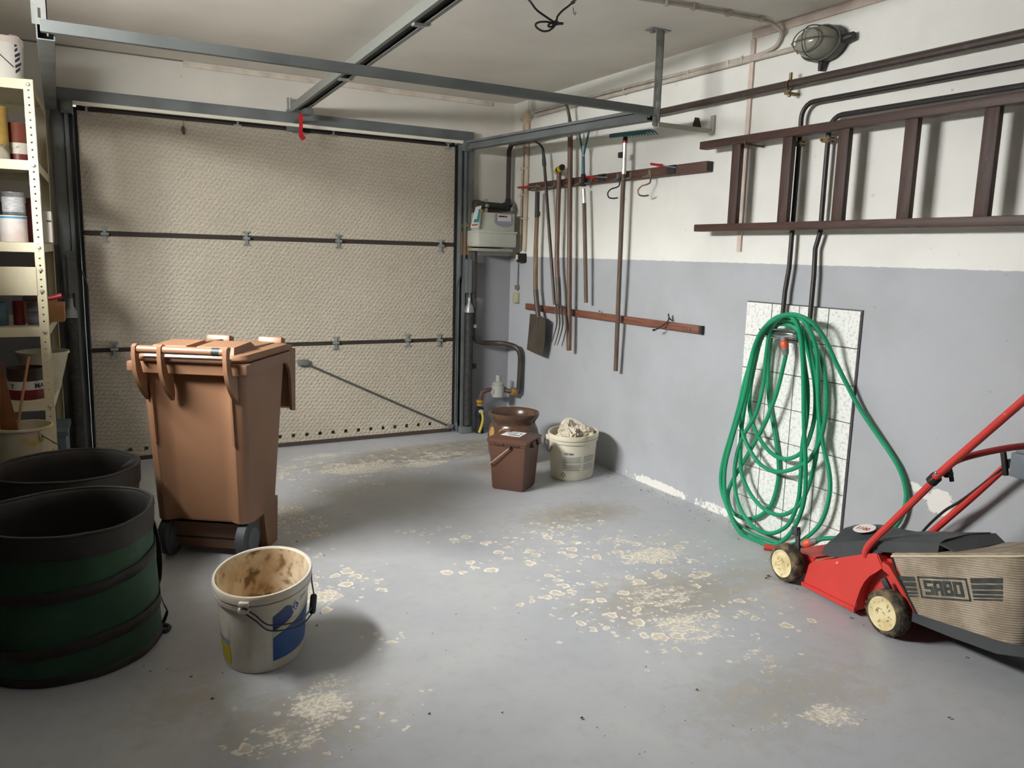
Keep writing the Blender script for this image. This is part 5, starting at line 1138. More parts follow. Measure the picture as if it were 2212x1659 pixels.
b = B(); q = Vector((-2.872+.252*math.cos(.12), -2.355+.252*math.sin(.12), .445))
for k in range(7): 
    d = Vector((random.uniform(-.01, .03), random.uniform(-.02, .02), random.uniform(-.015, .02))); b.tube(catmull([q, q+d*.6+Vector((0, 0, .006)), q+d], 3), .0013, 4)
b.build('grass_bits', mat('dry_grass', (164, 140, 98), .8), None, label='wisp of dry grass on the rim of the front garden bag', cat='debris', kind='stuff')
q = AT(280, 995, 1, -1.86); b = B()
c4 = [AT(262, 1008, 1, -1.84), AT(272, 1000, 1, -1.84), AT(284, 992, 1, -1.84), AT(290, 992, 1, -1.84), AT(286, 1000, 1, -1.83), AT(276, 1004, 1, -1.83)]
b.loft([c4, [p+Vector((.002, .006, -.004)) for p in c4]]); b.build('torn_film', mat('film_white', (214, 214, 210), .4), None, False, label='scrap of white plastic film inside the rear garden bag', cat='film')

# ------------------------------------------------------------------ perforated steel shelf unit and its contents
mshelf = mat('shelf_cream_enamel', (226, 218, 188), .45, c2=(212, 204, 174), sc=4)
SRZ = math.radians(-2.5); SO = Vector((-2.904, -.90, 0))
sh = thing('shelf_unit', 'cream perforated steel shelf unit at the left edge', 'shelf', SO, SRZ)
SW, SD, SH = .40, .78, 1.968
def post(x, y, sx, sy, holes=True):
    b = B(); w = .038; hz = [SH-.045-k*.0315 for k in range(60) if SH-.045-k*.0315 > .03]
    def plate(O, U, Nn, use):
        O, U, Nn = Vector(O), Vector(U), Vector(Nn)
        def seg(u0, u1, z0, z1): b.prism([(u0, z0), (u1, z0), (u1, z1), (u0, z1)], O, U, (0, 0, 1), Nn, .002)
        if not use: seg(0, w, 0, SH); return
        c0, c1 = w*.5-.0036, w*.5+.0036; seg(0, c0, 0, SH); seg(c1, w, 0, SH); z = SH
        for h in hz: seg(c0, c1, h+.0036, z); z = h-.0036
        seg(c0, c1, 0, z)
    plate((x, y, 0), (sx, 0, 0), (0, sy, 0), holes); plate((x, y, 0), (0, sy, 0), (sx, 0, 0), False)
    b.build('post', mshelf, sh, False, local=True)
post(0, 0, -1, 1); post(-SW, 0, 1, 1, False); post(0, SD, -1, -1, False); post(-SW, SD, 1, -1, False)
# dark core behind the holes of the front post
LV = [1.967, 1.625, 1.268, .888, .545, .12]
for z in LV:
    b = B(); b.mm((-SW+.003, .003, z-.042), (-.003, .006, z)); b.mm((-SW+.003, .006, z-.003), (-.003, SD-.006, z)); b.mm((-SW+.003, SD-.006, z-.042), (-.003, SD-.003, z)); b.mm((-.006, .006, z-.042), (-.003, SD-.006, z)); b.mm((-SW+.003, .006, z-.042), (-SW+.006, SD-.006, z))
    b.build('shelf_board', mshelf, sh, False, local=True)
B().mm((-SW+.003, -.004, 1.033), (-.036, -.0005, 1.160), .001).build('front_plate', mshelf, sh, False, local=True)
mbolt = mat('bolt_zinc', (206, 204, 192), .35, .5)
for z in LV[:5]+[1.160-.012, 1.033+.02]:
    zz = z-.021 if z in LV else z; b = B(); b.lathe([(0, .007), (.005, .006), (.0085, .0015), (.0085, 0), (0, 0)], (-.019, -.003, zz), 10, axis=(0, -1, 0)); b.build('bolt', mbolt, sh, local=True)
SM = Matrix.Translation(SO) @ Matrix.Rotation(SRZ, 4, 'Z')
def S_(x, y, z): return SM @ Vector((x, y, z))
def at_shelf(px, py, depth):
    """shelf-local x,z of a pixel on the plane 'depth' behind the shelf front"""
    n = (SM.to_3x3() @ Vector((0, 1, 0))); o_ = S_(0, depth, 0); d = _ray(px, py); t = (o_-CAM).dot(n)/d.dot(n); p = SM.inverted() @ (CAM+d*t); return p
def can(label, px0, px1, depth, zb, h, m, name='paint_can', cat='can', bands=(), lidm=None, open_top=False, handle=None, taper=1.0):
    xa, xb = at_shelf(px0, 500, depth).x, at_shelf(px1, 500, depth).x
    # pixel columns shift with height, so measure at the shelf height itself
    z0 = zb
    def xat(px):
        lo = SM @ Vector((0, depth, zb+h/2)); y = 829.5-(lo-CAM).dot(CU)/(lo-CAM).dot(_f)*CF; return at_shelf(px, y, depth).x
    xa, xb = xat(px0), xat(px1); r = (xb-xa)/2; c = S_((xa+xb)/2, depth, zb)
    g = thing(name, label, cat, c)
    rt, rb = r, r*taper
    pr = [(0, .001), (rb*.97, 0), (rb, .004), (rt, h-.006), (rt*1.015, h-.005), (rt*1.015, h), (rt*.95, h)]
    pr += [(rt*.94, h-.008), (0, h-.008)] if not open_top else [(rt*.94, h-.02), (rb*.94, .01), (0, .008)]
    B().lathe(pr, c, 24).build('can_body', m, g)
    for bi, (f0, f1, bm_) in enumerate(bands):
        ra, rb2 = (rb+(rt-rb)*f+.0008 for f in (f0, f1)); B().lathe([(ra, h*f0), (rb2, h*f1)], c, 24).build('label_band', bm_, g)
    return g, c, r
ZL = LV
mtin_y = mat('tin_yellow', (196, 164, 86), .45, c2=(176, 140, 70), sc=14); mtin_lab = mat('tin_print_brown', (130, 112, 84), .5, c2=(196, 190, 176), sc=26, lo=.4, hi=.6)
mred2 = mat('tin_dark_red', (104, 34, 34), .45); mlabw = mat('tin_label_white', (214, 208, 196), .5, c2=(150, 150, 150), sc=60, lo=.6, hi=.7); mcop = mat('tin_copper_red', (120, 64, 48), .45)
msil = mat('tin_silver', (196, 198, 200), .3, .7, c2=(160, 162, 166), sc=10)
can('yellow paint tin at the left picture edge on the second shelf', -34, 19, .14, ZL[1]+.001, .235, mtin_y, bands=((.02, .30, mtin_lab),))
can('dark red paint tin with a white label on the second shelf behind the post', 17, 64, .20, ZL[1]+.001, .175, mcop, bands=((.0, .22, mred2), (.22, .50, mlabw)))
can('bottom white and pink paint can on the third shelf carrying the silver can', -2, 60, .13, ZL[2]+.001, .118, mat('tin_white', (236, 230, 226), .4, c2=(226, 206, 206), sc=12), bands=((.88, .96, mat('tin_band_blue', (90, 160, 190), .5)),))
can('silver tin stacked on the white can on the third shelf', 4, 54, .13, ZL[2]+.122, .100, msil, bands=((.12, .78, mat('tin_label_grey', (206, 208, 210), .45, c2=(170, 172, 178), sc=40, stretch=(1, 1, 9), lo=.5, hi=.6)),))
bx = thing('carton', 'slim white carton behind the shelf post on the third shelf', 'box', S_(-.02, .34, ZL[2]+.002))
def shelf_box(par, x0, x1, y0, y1, z0, z1, nm, m): 
    b = B(); b.mm((x0, y0, z0), (x1, y1, z1), .003); b.xf(SM); return b.build(nm, m, par)
shelf_box(bx, -.06, .022, .30, .40, ZL[2]+.002, ZL[2]+.15, 'carton_body', mat('carton_white', (212, 208, 196), .6))
shelf_box(bx, .0, .0225, .2985, .30, ZL[2]+.10, ZL[2]+.108, 'print_bar', mat('carton_print', (90, 90, 90), .6))
bk2 = thing('storage_case', 'black plastic case standing behind the white carton on the third shelf', 'case', S_(-.22, .5, ZL[2]+.002)); shelf_box(bk2, -.37, -.075, .45, .60, ZL[2]+.002, ZL[2]+.19, 'case_body', mat('case_black', (44, 44, 46), .5)); shelf_box(bk2, -.30, -.2, .44, .45, ZL[2]+.08, ZL[2]+.10, 'case_handle', mdark)
rb_ = thing('carton', 'narrow dark red box beside the silver tin on the third shelf', 'box', S_(-.03, .22, ZL[2])); shelf_box(rb_, -.072, -.028, .20, .26, ZL[2]+.002, ZL[2]+.205, 'carton_body', mred2)
mtc = mat('tin_teal_print', (84, 124, 140), .4, c2=(60, 90, 104), sc=16)
can('teal tin on the fourth shelf at the left picture edge', -22, 18, .12, ZL[3]+.001, .105, mtc)
can('dark red tin in the middle of the fourth shelf', 28, 54, .15, ZL[3]+.001, .11, mat('tin_crimson', (112, 28, 40), .4))
can('dark ribbed jar on the fourth shelf next to the post', 58, 88, .13, ZL[3]+.001, .10, mat('jar_dark', (66, 66, 70), .3, c2=(108, 110, 116), sc=4, stretch=(1, 1, 30), lo=.45, hi=.55), name='jar', cat='jar')
cb = thing('cardboard_box', 'open cardboard box on the fourth shelf sticking out behind the post', 'box', S_(-.02, .36, ZL[3])); shelf_box(cb, -.12, .052, .26, .41, ZL[3]+.002, ZL[3]+.092, 'box_body', mat('cardboard', (172, 124, 78), .75, c2=(156, 110, 68), sc=8))
rd = thing('brush', 'red handled brush lying on the cardboard box', 'brush', S_(0, .33, ZL[3]+.1)); b = B(); b.tube([Vector((-.06, .30, ZL[3]+.112)), Vector((0, .30, ZL[3]+.115)), Vector((.045, .30, ZL[3]+.128))], [.009, .012, .014], 10); b.xf(SM); b.build('handle', mat('brush_red', (170, 34, 40), .45), rd); b = B(); b.mm((-.12, .285, ZL[3]+.098), (-.06, .315, ZL[3]+.126), .006); b.xf(SM); b.build('bristles', mat('bristle_dark', (52, 48, 44), .8), rd)
# lower shelf: dark red tub with the white band, tapered pail behind, stick, boards
mtub = mat('tub_brown', (62, 44, 38), .5, c2=(80, 54, 44), sc=12)
g_, c_, r_t = can('dark red tub with a lettered white band on the fifth shelf', 16, 99, .13, ZL[4]+.001, .145, mtub, name='paint_tub', cat='tub', bands=((.02, .32, mat('tub_red', (112, 26, 34), .4)), (.32, .60, mat('tub_band_white', (206, 206, 202), .5))), open_top=True)
t0_ = math.atan2(CAM.y-c_.y, CAM.x-c_.x)
for body, da in (('MAX', .38), ('Y', -.95)):
    b = text_bm(body, lambda x, y: Vector((c_.x+(r_t+.0022)*math.cos(t0_+da+x/r_t), c_.y+(r_t+.0022)*math.sin(t0_+da+x/r_t), c_.z+.054+y)), .032, bold=.001); b.build('band_text', mat('print_black', (40, 38, 38)), g_, False)
pc = S_(-.055, .33, ZL[4]+.001); pl_ = thing('pail', 'tapered white pail behind the shelf post on the fifth shelf', 'bucket', pc)
B().lathe([(0, .002), (.062, 0), (.066, .004), (.112, .186), (.118, .186), (.118, .196), (.110, .196), (.062, .01), (0, .008)], pc, 28).build('pail_body', mat('pail_white', (212, 204, 182), .5, c2=(190, 180, 156), sc=8), pl_)
tr = thing('plastic_crate', 'blue grey plastic crate on the bottom shelf behind the post', 'crate', S_(-.1, .3, ZL[5])); shelf_box(tr, -.35, .035, .10, .40, ZL[5]+.002, ZL[5]+.24, 'crate_body', mat('crate_blue_grey', (92, 108, 116), .5)); 
shelf_box(tr, -.36, .045, .09, .41, ZL[5]+.235, ZL[5]+.26, 'crate_rim', mat('crate_rim', (84, 98, 106), .5))
# dirty white bucket in front of the shelf with a stick and a board
bc = FP(48, 935, .34); bc = Vector((-3.035, -1.10, 0)); rT = .118
wb = thing('bucket', 'dirty white bucket stained yellow in front of the shelf foot', 'bucket', bc)
rB = .098; hB = .40
rT = (AT(114, 915, 1, bc.y).x-AT(-18, 915, 1, bc.y).x)/2; bc2 = Vector(((AT(114, 915, 1, bc.y).x+AT(-18, 915, 1, bc.y).x)/2, bc.y, 0)); zT = AT(50, 918, 1, bc.y).z
mwb2 = mat('bucket_stained', (206, 198, 176), .55, c2=(190, 178, 140), sc=6, lo=.4, hi=.65, c3=(196, 172, 60), sc3=8, lo3=.56, hi3=.68)
B().lathe([(0, .002), (rT*.80, 0), (rT*.82, .006), (rT*.965, zT-.035), (rT*.975, zT-.03), (rT*.98, zT-.012), (rT*1.04, zT-.010), (rT*1.04, zT), (rT*.96, zT), (rT*.79, .012), (0, .010)], bc2, 36).build('body', mwb2, wb)
e0 = bc2+Vector((rT*.62, -rT*.80, zT-.03)); b = B(); b.box(e0+Vector((0, 0, -.005)), (.016, .016, .04), None, .003); b.build('handle_lug', mwb2, wb)
b = B(); b.tube(catmull([e0+Vector((0, -.008, 0)), e0+Vector((.03, -.01, -.025)), e0+Vector((.065, .0, -.055)), e0+Vector((.075, .04, -.075))], 4), .0022, 6); b.build('bail_wire', mwb, wb)
s0, s1 = AT(62, 770, 1, bc.y+.06), Vector((bc2.x-.0, bc2.y+.05, .03)); st = thing('wooden_stick', 'thin wooden stirring stick standing in the stained bucket', 'stick', s1)
s1 = AT(32, 960, 1, bc.y+.05); B().tube([s0, s1], .0058, 8).build('stick', mat('stick_wood', (176, 132, 88), .6), st)
bd = thing('wood_board', 'orange brown board leaning inside the stained bucket at picture edge', 'board', s1)
p_ = [AT(0, 782, 1, bc.y+.04), AT(4, 786, 1, bc.y+.04), AT(40, 930, 1, bc.y+.03), AT(0, 940, 1, bc.y+.03)]; b = B(); b.loft([p_, [p+Vector((0, .012, 0)) for p in p_]]); b.build('board', mat('board_orange', (124, 78, 48), .6, c2=(104, 64, 40), sc=6), bd, False)
yb_ = thing('yellow_tube', 'yellow tube standing in the stained bucket at the picture edge', 'tube', s1); B().tube([AT(-12, 840, 1, bc.y+.01), AT(-8, 945, 1, bc.y+.01)], .016, 12).build('tube', mat('tube_yellow', (206, 176, 40), .5), yb_)
# white pail on top of the shelf
p0, p1 = at_shelf(-44, 120, .13), at_shelf(52, 120, .13); rr2 = (p1.x-p0.x)/2; tc = S_((p0.x+p1.x)/2, .13, LV[0]+.001); hh = at_shelf(5, 84, .13).z-LV[0]
tb_ = thing('lidded_bucket', 'white lidded bucket standing on top of the shelf unit', 'bucket', tc)
mtw = mat('bucket_clean_white', (224, 222, 216), .45)
B().lathe([(0, .002), (rr2*.90, 0), (rr2*.92, .004), (rr2*.985, hh-.03), (rr2*1.0, hh-.028), (rr2*1.0, hh-.004), (rr2*.96, hh), (0, hh+.002)], tc, 36).build('body', mtw, tb_)
ta = math.atan2(CAM.y-tc.y, CAM.x-tc.x)
B().lathe([(rr2*1.004, hh-.026), (rr2*1.006, hh-.006), (rr2*.96, hh+.0015)], tc, 36).build('lid', mat('lid_pinkish_white', (222, 206, 198), .5), tb_)
b = B()
for k in range(6):
    z0_ = .03+k*.022; b.grid(lambda u, v: Vector((tc.x+(rr2*(.92+.065*(z0_+.014*v)/hh)+.001)*math.cos(ta+.62+u*(.34+.1*(k % 2))), tc.y+(rr2*(.92+.065*(z0_+.014*v)/hh)+.001)*math.sin(ta+.62+u*(.34+.1*(k % 2))), tc.z+z0_+.013*v+u*.02)), 6, 1)
b.build('print_marks', mat('print_violet_black', (52, 48, 66), .5), tb_, False)
b = B(); b.tube(catmull([tc+Vector((rr2*.5*math.cos(ta-.7)*1.9, rr2*.96*math.sin(ta-.7), hh-.03)), tc+Vector((rr2*1.02*math.cos(ta-.1), rr2*1.02*math.sin(ta-.1), hh*.55)), tc+Vector((rr2*1.0*math.cos(ta+.5), rr2*1.0*math.sin(ta+.5), hh*.3))], 6), .002, 6); b.build('bail_wire', mat('bail_wire', (58, 60, 58)), tb_)
b = B(); b.ball(tc+Vector((rr2*.55, .02, hh+.012)), (.026, .02, .014)); b.tube(catmull([tc+Vector((rr2*.3, 0, hh+.006)), tc+Vector((rr2*.45, .01, hh+.018)), tc+Vector((rr2*.62, .03, hh+.012))], 4), .007, 8); b.build('lid_clip', mat('clip_white', (232, 232, 228), .3), tb_)

# ------------------------------------------------------------------ electric lawn mower
mwr = mat('mower_red', (206, 62, 54), .42, c2=(194, 56, 50), sc=4, c3=(226, 150, 120), sc3=40, lo3=.70, hi3=.76)
mdirt = mat('deck_dust', (150, 104, 92), .8, c2=(176, 66, 54), sc=22, lo=.5, hi=.7)
mbk = mat('mower_black_plastic', (54, 57, 60), .55, c2=(64, 66, 68), sc=6)
mow = thing('lawn_mower', 'red electric lawn mower with beige grass bag beside the hose', 'lawn mower', (-.408, -3.266, 0), math.radians(-5.6))
LOC = dict(parent=mow, local=True)
def XP(poly, x0, x1):           # polygon in (y,z) extruded along local x
    b = B(); b.prism(poly, (x0, 0, 0), (0, 1, 0), (0, 0, 1), (1, 0, 0), x1-x0); return b
deckp = [(.187, .018), (.190, .040), (.178, .052), (.178, .108), (.150, .128), (.063, .170), (-.02, .212), (-.075, .240), (-.122, .256), (-.158, .214), (-.130, .196), (-.105, .172), (-.086, .142), (-.074, .105), (-.070, .06), (-.070, .020)]
b = XP(deckp, .032, .345); 
for v in b.bm.verts:
    if v.co.x < .1: v.co.x += .10*max(0, v.co.z-.05)        # side leans inwards towards the top
    if v.co.x > .3: v.co.x -= .10*max(0, v.co.z-.05)
bmesh.ops.bevel(b.bm, geom=[e for e in b.bm.edges], offset=.004, segments=2, affect='EDGES'); b.build('deck', mwr, ang=40, **LOC)
b = XP([(.190, .016), (.192, .030), (-.072, .036), (-.072, .018)], .024, .036); b.build('deck_rim', mwr, **LOC)
b = XP([(.19, .035), (.355, .03), (.365, .055), (.34, .10), (.19, .122)], .085, .295); bmesh.ops.bevel(b.bm, geom=[e for e in b.bm.edges], offset=.006, segments=2, affect='EDGES'); b.build('deck_nose', mwr, **LOC)
b = XP([(-.068, .03), (-.068, .20), (-.15, .245), (-.20, .225), (-.305, .105), (-.30, .07), (-.2, .035)], .085, .300); b.build('rear_deck', mwr, **LOC)
# red flange around the rear wheel arch
fl = [(-.118, .254), (-.160, .216), (-.205, .218), (-.300, .120), (-.306, .095), (-.292, .098), (-.19, .205), (-.15, .204), (-.112, .178), (-.10, .20)]
b = XP([(-.150, .238), (-.178, .232), (-.296, .124), (-.312, .112), (-.304, .092), (-.286, .104), (-.196, .196), (-.152, .210)], .050, .074); b.build('arch_flange', mwr, **LOC)
b = XP([(-.16, .224), (-.19, .232), (-.205, .20), (-.302, .10), (-.300, .09), (-.19, .19), (-.15, .2)], .074, .10); b.build('arch_panel', mwr, **LOC)
b = B(); b.mm((.10, .065, .166), (.29, .178, .171)) if False else b.prism([(.072, .1685), (.168, .1225), (.176, .111), (.05, .177)], (.064, 0, .0035), (0, 1, 0), (0, 0, 1), (1, 0, 0), .24); b.build('dust_patch', mdirt, **LOC)
b = XP([(.185, .118), (.182, .13), (.06, .188), (.052, .18)], .17, .19); b.build('deck_ridge', mwr, **LOC)
# wheels
mtyre = mat('tyre_dirty', (50, 46, 41), .85, c2=(116, 102, 78), sc=30, lo=.42, hi=.62, bump=.5, bsc=60)
mhub = mat('hub_cream', (226, 212, 166), .5, c2=(206, 186, 136), sc=14, lo=.5, hi=.66)
def wheel(x0, y, R, wid=.052, inner=False):
    zc = R; 
    def wob(a, r, z): return (1+(.018*math.sin(14*a)*(1 if abs(z) < .02 else 0) if r > R*.9 else 0), 0)
    sgn = -1 if not inner else 1
    b = B(); b.lathe([(R*.55, -wid/2), (R*.80, -wid/2-.002), (R*.93, -wid/2+.004), (R, -wid/2+.014), (R, wid/2-.012), (R*.92, wid/2), (R*.55, wid/2), (0, wid/2)], (x0+wid/2, y, zc), 56, axis=(1, 0, 0), wob=wob); w_ = b.build('wheel', mtyre, ang=50, **LOC)
    b = B(); b.lathe([(0, -.004), (R*.30, -.005), (R*.60, -.002), (R*.66, -.005), (R*.72, -.005), (R*.74, .006), (R*.74, wid*.6), (0, wid*.6)], (x0+(0 if not inner else wid), y, zc), 36, axis=(1, 0, 0) if not inner else (-1, 0, 0)); h_ = b.build('wheel_hub', mhub, w_, ang=40, local=True)
    # dried grass smears on hub and tyre
    rnd = random.Random(int(y*1000)); b = B()
    for k in range(26):
        a, rr_ = rnd.uniform(0, 6.28), rnd.uniform(.1, .68)*R; p = Vector((x0-.0065, y+rr_*math.cos(a), zc+rr_*math.sin(a))); a2 = rnd.uniform(0, 6.28); l = rnd.uniform(.006, .018); d = Vector((0, math.cos(a2), math.sin(a2)))*l; e_ = Vector((0, -math.sin(a2), math.cos(a2)))*rnd.uniform(.0006, .0014)
        c_ = d*.5+e_*rnd.uniform(-3, 3); b._add([p-e_, p+c_-e_, p+d, p+c_+e_, p+e_], [(0, 1, 3, 4), (1, 2, 3)])
    if not inner: b.build('grass_smears', mat('grass_smear', (158, 128, 82), .9), w_, False, local=True, kind='stuff')
    b = B()
    for k in range(110):
        a = rnd.uniform(0, 6.28); rr_ = R*rnd.uniform(.78, 1.01); xx = x0+rnd.uniform(-.004, wid*.6); p = Vector((xx if rr_ > R*.95 else x0-.001, y+rr_*math.cos(a), max(.004, zc+rr_*math.sin(a)))); a2 = a+1.57+rnd.uniform(-.7, .7); d = Vector((rnd.uniform(-.2, .5), math.cos(a2), math.sin(a2)))*rnd.uniform(.006, .016); e_ = Vector((.0, math.cos(a), math.sin(a)))*.0012
        q_ = p+d; q_.z = max(q_.z, .002); b._add([p-e_, p+e_, q_], [(0, 1, 2)])
    if not inner: b.build('dried_grass', mat('dried_grass_brown', (112, 96, 66), .9), w_, False, local=True, kind='stuff')
wheel(0, .277, .076); wheel(0, -.215, .081); wheel(.318, .277, .076, inner=True); wheel(.318, -.215, .081, inner=True)
b = B(); b.cyl((.04, .277, .076), (.33, .277, .076), .008, None, 8); b.cyl((.04, -.215, .081), (.33, -.215, .081), .008, None, 8); b.build('axle', mbk, **LOC)
# black height levers
b = B(); b.bar((.052, .248, .10), (.052, .262, .215), .020, .010, (1, 0, 0), .002); b.box((.052, .27, .208), (.022, .03, .034), Matrix.Rotation(-.2, 3, 'X'), .003); b.build('height_lever', mbk, **LOC)
b = B(); b.bar((.050, -.222, .10), (.046, -.188, .160), .020, .012, (1, 0, 0), .002); b.bar((.046, -.190, .155), (.040, -.168, .185), .024, .012, (1, 0, 0), .003); b.build('height_lever', mbk, **LOC)
# motor cover
def msec(y, zb, zn, zt, x0=.062, x1=.30):
    return [(x0, y, zb), (x0+.012, y, zn), (x0+.075, y, zt-.006), (x0+.13, y, zt), (x1-.06, y, zt-.004), (x1-.01, y, zn), (x1, y, zb)]
b = B(); b.loft([msec(.139, .160, .190, .214), msec(.131, .160, .200, .244), msec(.108, .163, .214, .272), msec(.04, .178, .242, .294), msec(-.02, .205, .266, .306), msec(-.075, .235, .288, .312), msec(-.135, .262, .308, .316)]); b.build('motor_cover', mbk, ang=30, **LOC)
# round sticker on the cover
sc_ = Vector((.126, .004, .2915)); b = B(); nrm = Vector((-.30, .17, .94)).normalized(); u_ = Vector((0, 1, 0)); u_ = (u_-nrm*u_.dot(nrm)).normalized(); v_ = nrm.cross(u_)
sc_ = sc_+nrm*.009
b._add([sc_+u_*.045*math.cos(t)+v_*.036*math.sin(t) for t in np.linspace(0, 2*PI, 28)[:-1]], [tuple(range(27))]); b.build('round_sticker', mat('sticker_white', (226, 220, 216), .5), smooth=False, **LOC)
b = text_bm('1100', lambda x, y: sc_+nrm*.0008+u_*(.033-x)-v_*(-.013+y)*-1*-1, .030, bold=.0008); b.build('sticker_text', mat('sticker_red', (178, 40, 44), .5), smooth=False, **LOC)
# rear flap over the bag mouth
def fsec(y, zt, dz=.045, x0=.056, x1=.335): return [(x0, y, zt-dz), (x0+.004, y, zt-.006), (x0+.03, y, zt+.004), (x0+.14, y, zt+.010), (x1-.03, y, zt+.002), (x1, y, zt-dz)]
b = B(); b.loft([fsec(-.118, .308), fsec(-.14, .314), fsec(-.25, .348), fsec(-.352, .382, .044)]); b.build('rear_flap', mbk, ang=30, **LOC)
b = B(); b.loft([[(.060, -.352, .376), (.20, -.352, .390), (.332, -.352, .378), (.332, -.352, .372), (.2, -.352, .382), (.06, -.352, .370)], [(.068, -.412, .366), (.20, -.420, .374), (.318, -.398, .362), (.318, -.398, .357), (.2, -.42, .368), (.068, -.412, .360)]]); b.build('flap_lip', mbk, ang=30, **LOC)
# grass bag
mbag = D.materials.new('grass_bag_beige'); mbag.use_nodes = True; t, N, L, P = nt(mbag); P.inputs['Roughness'].default_value = .8
co = N.new('ShaderNodeTexCoord').outputs['Object']; nb = node_noise(N, L, co, 8, 5)
cb_ = node_mix(N, L, node_step(N, L, nb, .35, .65), (176, 162, 142), (138, 124, 104))
wv = N.new('ShaderNodeTexWave'); wv.bands_direction = 'Z'; wv.inputs['Scale'].default_value = 42; wv.inputs['Distortion'].default_value = .4; wv.inputs['Detail'].default_value = 1
mp = N.new('ShaderNodeMapping'); L.new(co, mp.inputs[0]); mp.inputs['Rotation'].default_value = (math.radians(14), 0, 0); L.new(mp.outputs[0], wv.inputs['Vector'])
cb_ = node_mix(N, L, node_math(N, L, 'MULTIPLY', wv.outputs[0], .35), cb_, (116, 104, 88)); L.new(cb_, P.inputs['Base Color']); add_bump(N, L, P, wv.outputs[0], .4, .004)
zt_ = lambda y: .283+(-.2-y)*.368; zb_ = lambda y: .121+(-.32-y)*.141
YB = -.668
def outline(f):      # horizontal outline of the bag at height fraction f (0 bottom, 1 top), front edge slants
    yf = -.315+(.115)*f; pts = []; x0, x1, r = .030, .335, .06
    n = 12
    for k in range(n): pts.append((x0, yf+(YB+r-yf)*k/n))
    for k in range(7): t_ = PI/2*k/6; pts.append((x0+r-r*math.cos(t_), YB+r-r*math.sin(t_)))
    for k in range(1, 5): pts.append((x0+r+(x1-x0-2*r)*k/5, YB-.006*math.sin(PI*k/5)))
    for k in range(7): t_ = PI/2*k/6; pts.append((x1-r+r*math.sin(t_), YB+r-r*math.cos(t_)))
    for k in range(1, n+1): pts.append((x1, YB+r+(yf-YB-r)*k/n))
    return pts
rings = []
for f in (0, .03, .2, .4, .6, .8, .93, .98):
    rings.append([(x, y, zb_(y)+(zt_(y)-zb_(y))*f) for x, y in outline(f)])
rings.append([(.18+(x-.18)*.955, y*.99+.003, zt_(y)+.004) for x, y in outline(1)])
b = B(); b.loft(rings); gb = b.build('grass_bag', mbag, ang=50, **LOC)
b = B(); b.tube([(x-.001 if x < .18 else x+.001, y, zt_(y)-.004) for x, y in outline(1)], .0035, 6); b.build('bag_seam', mat('seam_beige', (204, 190, 164), .8), gb, local=True)
b = B(); b.tube([(.0285, -.205, .276), (.0285, -.232, .222), (.0285, -.322, .122)], .004, 6); b.build('bag_frame', mdark, gb, local=True)
mprint = mat('print_dark_green', (44, 50, 48), .8, c2=(62, 66, 62), sc=30)
TL, TR, BR, BL = Vector((0, -.307, .249)), Vector((0, -.479, .312)), Vector((0, -.505, .244)), Vector((0, -.333, .183))
def bagP(a, bb, off=.0285): p = BL+(BR-BL)*a+(TL-BL)*bb; return Vector((off, p.y, p.z))
def block_letters(a0, a1, b0, b1):
    # heavy squarish letters S A B O drawn as strokes on a 4 x 5 cell each
    L_ = {'S': [(0, 4, 4, 5), (0, 2.9, 1.3, 4), (0, 2, 4, 3), (2.7, 1, 4, 2), (0, 0, 4, 1)], 'A': [(0, 0, 1.3, 5), (2.7, 0, 4, 5), (1.3, 4, 2.7, 5), (1.3, 1.6, 2.7, 2.6)],
          'B': [(0, 0, 1.3, 5), (1.3, 4, 3.7, 5), (1.3, 2.05, 3.7, 3), (1.3, 0, 4, 1), (2.7, 3, 3.7, 4), (2.7, 1, 4, 2.05)], 'O': [(0, 0, 1.3, 5), (2.7, 0, 4, 5), (1.3, 4, 2.7, 5), (1.3, 0, 2.7, 1)]}
    b = B(); w = (a1-a0)/(4*4+3*.35); h = (b1-b0)/5; x = a0
    for ch in 'SABO':
        for (u0, v0, u1, v1) in L_[ch]: b._add([bagP(x+u0*w, b0+v0*h), bagP(x+u1*w, b0+v0*h), bagP(x+u1*w, b0+v1*h), bagP(x+u0*w, b0+v1*h)], [(0, 1, 2, 3)])
        x += 4.35*w
    return b
block_letters(.11, .89, .17, .83).build('brand_text', mprint, gb, False, local=True)
b = B(); f_ = .055
for a0, b0, a1, b1 in ((0, 0, 1, f_*1.4), (0, 1-f_*1.4, 1, 1), (0, 0, f_*.6, 1), (1-f_*.6, 0, 1, 1)): b._add([bagP(a0, b0), bagP(a1, b0), bagP(a1, b1), bagP(a0, b1)], [(0, 1, 2, 3)])
b.build('brand_frame', mprint, gb, False, local=True)
def stripes(tl, tr, br, bl, nm):
    b = B(); tl, tr, br, bl = (Vector((.0285, y, z)) for y, z in (tl, tr, br, bl)); hs = (.22, .20, .14, .10, .07); g_ = .055; z = 0
    for h in hs:
        f = lambda a, v: (tl*(1-a)+tr*a)*(1-v)+(bl*(1-a)+br*a)*v
        b._add([f(0, z), f(1, z), f(1, z+h), f(0, z+h)], [(0, 1, 2, 3)]); z += h+g_
    b.build(nm, mprint, gb, False, local=True)
stripes((-.491, .315), (-.592, .356), (-.601, .283), (-.513, .248), 'stripe_print'); stripes((-.238, .222), (-.298, .244), (-.324, .179), (-.291, .166), 'stripe_print')
